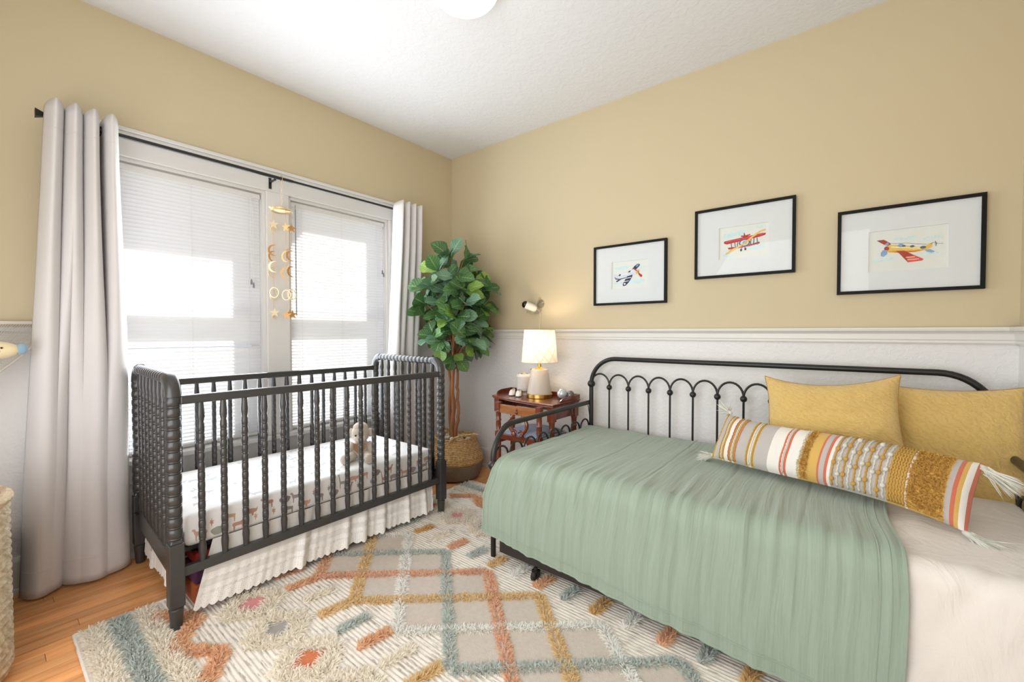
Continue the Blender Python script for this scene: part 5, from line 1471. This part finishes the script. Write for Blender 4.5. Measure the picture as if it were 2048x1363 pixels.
# ------------------------------------------------------------------ celestial mobile on the curtain rod
M_gold = mat('satin_gold_foil', (184, 138, 80), .55, .25, rgb2=(196, 152, 94), nscale=30); M_pale = mat('pale_gold_foil', (226, 208, 172), .5, .2)
MX, MY = .098, -1.530
mb_ = root('celestial_mobile', (MX, MY, 1.2), 'gold star and moon mobile hanging on strings from the curtain rod between the windows', 'mobile')
m = MB(); m.tube(arc((MX, MY, RODZ), .016, 0, 2 * PI * 23 / 24, 23, (1, 0, 0), (0, 0, 1)), .0016, 6, closed=True); m.build('hook_ring', M_gold, mb_)
for k in range(7):
    m = MB(); zc = RODZ - .028 - .022 * k
    ex = (0, 1, 0) if k % 2 else (1, 0, 0)
    m.tube([Vector((MX, MY, zc)) + Vector(ex) * (.0055 * math.cos(a)) + Vector((0, 0, .013 * math.sin(a))) for a in [2 * PI * i / 12 for i in range(12)]], .0012, 5, closed=True); m.build('chain_link', M_pale, mb_)
ZR = 1.905; RR_ = .058
m = MB(); m.tube([(MX + RR_ * math.cos(2 * PI * i / 32), MY + RR_ * math.sin(2 * PI * i / 32), ZR - .006) for i in range(32)], .003, 6, closed=True); m.build('hanging_ring', M_gold, mb_)
m = MB()
for dx_, dy_, r_ in ((0, -.045, .020), (0, -.02, .028), (0, .012, .026), (.02, -.01, .024), (-.02, 0, .024), (.01, .035, .018), (0, -.062, .012)): m.ball((MX + dx_, MY + dy_, ZR + .006), r_, 14, 8, (1, 1, .62))
m.build('cloud', mat('cream_gold_cloud', (228, 206, 164), .6, bump=.4, bscale=60), mb_, angle=3)
for a in (0.3, 2.4, 4.5):
    m = MB(); m.tube([(MX, MY, RODZ - .178), (MX + RR_ * math.cos(a), MY + RR_ * math.sin(a), ZR - .004)], .0011, 5); m.build('support_cord', M_gold, mb_)
def star_poly(r): return [(r * (1 if i % 2 == 0 else .42) * math.sin(PI * i / 5), r * (1 if i % 2 == 0 else .42) * math.cos(PI * i / 5)) for i in range(10)]
def moon_poly(r):
    o_ = [(r * math.cos(a), r * math.sin(a)) for a in [math.radians(66 + (294 - 66) * i / 16) for i in range(17)]]
    c_ = .30 * r; q = [(c_ + .92 * r * math.cos(a), .92 * r * math.sin(a)) for a in [math.radians(275 - (275 - 85) * i / 14) for i in range(15)]]
    return o_ + q
st_me = {}
for k in ('g', 'p'):
    mm = MB(); mm.prism(star_poly(.030), .002, Matrix.Translation((0, 0, -.001))); st_me['s' + k] = mm.mesh('star', M_gold if k == 'g' else M_pale, smooth=False)
    mm = MB(); mm.prism(moon_poly(.034), .002, Matrix.Translation((0, 0, -.001))); st_me['m' + k] = mm.mesh('moon', M_gold if k == 'g' else M_pale, smooth=False)
    mm = MB(); mm.tube([(.024 * math.cos(2 * PI * i / 28), .024 * math.sin(2 * PI * i / 28) * 1.25, 0) for i in range(28)], .0032, 5, closed=True); st_me['h' + k] = mm.mesh('hoop', M_pale)
ST = [(.22, .5, .02), (-.83, 1.2, -.01), (1.57, .0, -.015), (2.77, .8, .0), (3.47, 1.4, .015)]
view = math.radians(-52)
for i, (a, tw, dz) in enumerate(ST):
    x_, y_ = MX + RR_ * .93 * math.cos(a - 1.57), MY + RR_ * .93 * math.sin(a - 1.57)
    m = MB(); m.tube([(x_, y_, ZR - .006), (x_, y_, 1.235)], .0009, 5); m.build('string', M_gold, mb_)
    for z_, k in ((1.800, 's'), (1.630, 'm'), (1.530, 'm'), (1.385, 'h'), (1.262, 's')):
        kk = k + ('p' if i in (0, 1) and int(z_ * 100) % 3 == 0 else 'g')
        nm = {'s': 'star', 'm': 'moon', 'h': 'hoop'}[k]
        e = (Matrix.Rotation(view + PI / 2 + tw + .25 * math.sin(z_ * 40 + i), 4, 'Z') @ Matrix.Rotation(PI / 2, 4, 'X')).to_euler()
        inst(nm, st_me[kk], mb_, (x_, y_, z_ + (dz if k == 'm' else dz * .4)), e)

# ------------------------------------------------------------------ left edge: toy hammock with plush, hamper, bin
M_net = mat('white_net_cord', (222, 216, 206), .9)
hm = root('toy_hammock', (.22, -2.86, 1.03), 'white net toy hammock strung across the corner left of the wide curtain', 'hammock')
HA, HB, HC = Vector((.03, -2.50, 1.195)), Vector((.03, -3.34, 1.25)), Vector((.78, -3.34, 1.19))
def hpt(u, v):
    # u along the front edge (window-wall end to the other), v from front edge to the back corner
    f_ = HA.lerp(HC, u); p = f_.lerp(HB, v)
    sag = .26 * math.sin(PI * u) ** .8 * (1 - v) ** .8 + .15 * math.sin(PI * min(1, u * (1 - v) + v * .5)) * (1 - v) * .4
    return p - Vector((0, 0, sag))
m = MB(); N = 110
for i in range(N + 1):
    m.tube([hpt(i / N, j / 14) for j in range(15)], .0012, 3); m.tube([hpt(j / 14, i / N) for j in range(15)], .0012, 3)
no = m.build('net', M_net, hm); no['kind'] = 'stuff'
m = MB(); m.tube([hpt(i / 30, 0) for i in range(31)], .005, 6); m.build('front_cord', M_net, hm)
m = MB(); m.tube([hpt(0, j / 20) for j in range(21)], .008, 6); m.build('side_band', M_net, hm)
M_cloudp = mat('cream_plush_stripes', (238, 222, 184), .95, rgb2=(232, 212, 164), nscale=6, stretch=(1, 1, 6), bump=.3, bscale=90, sheen=.5)
PC = [mat(n_, c_, .9, sheen=.4) for n_, c_ in (('red_plush', (196, 60, 60)), ('sky_plush', (170, 204, 216)), ('orange_plush', (220, 140, 84)), ('pink_plush', (236, 150, 140)), ('green_plush', (28, 100, 84)), ('blue_plush', (140, 170, 190)), ('yellow_plush', (222, 168, 64)))]
hp = root('plush_doll', (.19, -2.684, 1.045), 'cream smiling plush doll with rainbow striped limbs lying in the net hammock', 'plush toy', None, (0, 0, math.radians(75)))
hp.scale = (.74, .74, .74)
m = MB(); m.ball((0, 0, .045), .06, 20, 12, (1.75, .85, .82)); m.build('body', M_cloudp, hp, local=True, angle=3)
m = MB(); m.ball((.108, 0, .05), .02, 12, 8, (1.2, 1, 1.6)); m.build('wing', PC[5], hp, local=True)
for x_ in (-.015, .045): 
    m = MB(); m.ball((x_, -.0485, .058), .005, 8, 6); m.build('eye', M_black, hp, local=True)
m = MB(); m.tube([(-.01 + .05 * i / 8, -.0515 + .0008 * abs(i - 4), .040 - .010 * math.sin(PI * i / 8)) for i in range(9)], .0018, 5); m.build('smile', M_black, hp, local=True)
def limb(p0, p1, name, foot):
    p0 = Vector(p0); p1 = Vector(p1)
    L_ = None
    for i in range(6):
        mb = MB(); a = p0.lerp(p1, i / 6); b = p0.lerp(p1, (i + 1) / 6); mb.tube([a, a.lerp(b, .5), b], [.010, .0125, .010], 10); o_ = mb.build(name if i == 0 else 'stripe_ring', PC[[0, 1, 2, 3, 4, 5][i]] if foot else PC[[6, 5, 3, 2, 6, 6][i]], hp if i == 0 else L_, local=True)
        if i == 0: L_ = o_
    if foot:
        mb = MB(); mb.ball(p1 + Vector((.012, -.01, -.006)), .020, 12, 8, (1.5, 1, .8)); mb.build('foot', M_wplast, L_, local=True)
limb((-.01, -.045, .01), (-.02, -.075, -.105), 'leg', True); limb((.0, -.01, .085), (.022, -.012, .165), 'arm', False)
# woven hamper with its contents
hx, hy = .635, -2.872; HR = .205
t = NT('bleached_rope'); c = t.coord('Position'); f = t.noise(c, 40, 3); vo = t.n('TexVoronoi'); vo.inputs['Scale'].default_value = 55; t.l(c, vo.inputs[0])
M_rope = t.bsdf(t.ramp(f, [(.3, lin((196, 172, 136))), (.6, lin((226, 208, 178))), (.8, lin((240, 226, 202)))]), .85, 0, t.bump(vo.outputs['Distance'], .7, .006))
hb = root('woven_hamper', (hx, hy, 0), 'tall bleached rope woven hamper at the left edge in front of the curtain', 'basket')
m = MB(); m.lathe([(0, .003), (HR - .02, .003)] + rib([(HR - .015, .004), (HR, .03), (HR, .58)], .026, .010) + [(HR - .012, .595), (HR - .022, .58), (HR - .022, .02), (0, .02)], 56, Matrix.Translation((hx, hy, 0))); m.build('woven_wall', M_rope, hb, angle=3)
m = MB(); m.tube([(hx + HR * math.cos(2 * PI * i / 80), hy + HR * math.sin(2 * PI * i / 80), .596 + .005 * (i % 2)) for i in range(80)], .017, 8, closed=True); m.build('rim_braid', M_rope, hb)
mb = cushion(hx - .14, hx + .15, hy + .10, hy + .155, .30, .66, .012, 0, 1); tag(mb.build('folded_blanket', mat('dusty_pink_fabric', (214, 160, 158), .9, bump=.3)), 'dusty pink folded blanket standing in the rope hamper', 'blanket')
M_crate = mat('charcoal_plastic_crate', (58, 60, 60), .45, spec=.5)
cr_ = root('storage_crate', (.18, -2.82, 0), 'dark grey plastic crate on the floor between hamper and wide curtain', 'crate')
m = MB()
for a, b in (((.05, -2.98, .0), (.31, -2.66, .012)), ((.05, -2.98, .012), (.058, -2.66, .30)), ((.302, -2.98, .012), (.31, -2.66, .30)), ((.058, -2.98, .012), (.302, -2.972, .30)), ((.058, -2.668, .012), (.302, -2.66, .30))): m.span(a, b)
m.build('tub', M_crate, cr_, smooth=False, bevel=.002)
for z_ in (.10, .165, .23):
    m = MB(); m.span((.31, -2.97, z_), (.314, -2.67, z_ + .012)); m.span((.05, -2.66, z_), (.31, -2.656, z_ + .012)); m.build('rib', M_crate, cr_, smooth=False)
m = MB(); m.span((.042, -2.988, .30), (.318, -2.652, .318)); m.build('rim', M_crate, cr_, smooth=False, bevel=.003)
m = MB(); m.ball((.2, -2.74, .335), .045, 16, 10, (1.2, 1, .8)); tag(m.build('green_toy', mat('dark_green_plush', (44, 62, 56), .9, bump=.5)), 'dark green soft toy on top of the grey crate', 'toy')

# ------------------------------------------------------------------ ceiling light
cl = root('ceiling_light', (1.508, -1.345, 2.60), 'round white flush ceiling light in the middle of the ceiling', 'ceiling light')
m = MB(); m.lathe([(.0, 0), (.165, 0), (.17, .01), (.17, .035), (0, .04)], 48, Matrix.Translation((1.508, -1.345, 2.68))); m.build('base_plate', M_wplast, cl, angle=.5)
t = NT('lit_opal_glass'); em = t.n('Emission'); em.inputs[0].default_value = (1, .93, .82, 1); em.inputs[1].default_value = 1.3; t.l(em.outputs[0], t.out.inputs[0])
m = MB(); m.lathe([(.155 * math.sin(PI / 2 * i / 10), 2.682 - .085 * math.cos(PI / 2 * i / 10)) for i in range(11)], 48, Matrix.Translation((1.508, -1.345, 0))); m.build('glass_dome', t.m, cl, angle=3)
lamp('ceiling_bulb_light', 'POINT', (1.508, -1.345, 2.50), 0.4, (1.0, .95, .88), shadow_soft_size=.12)
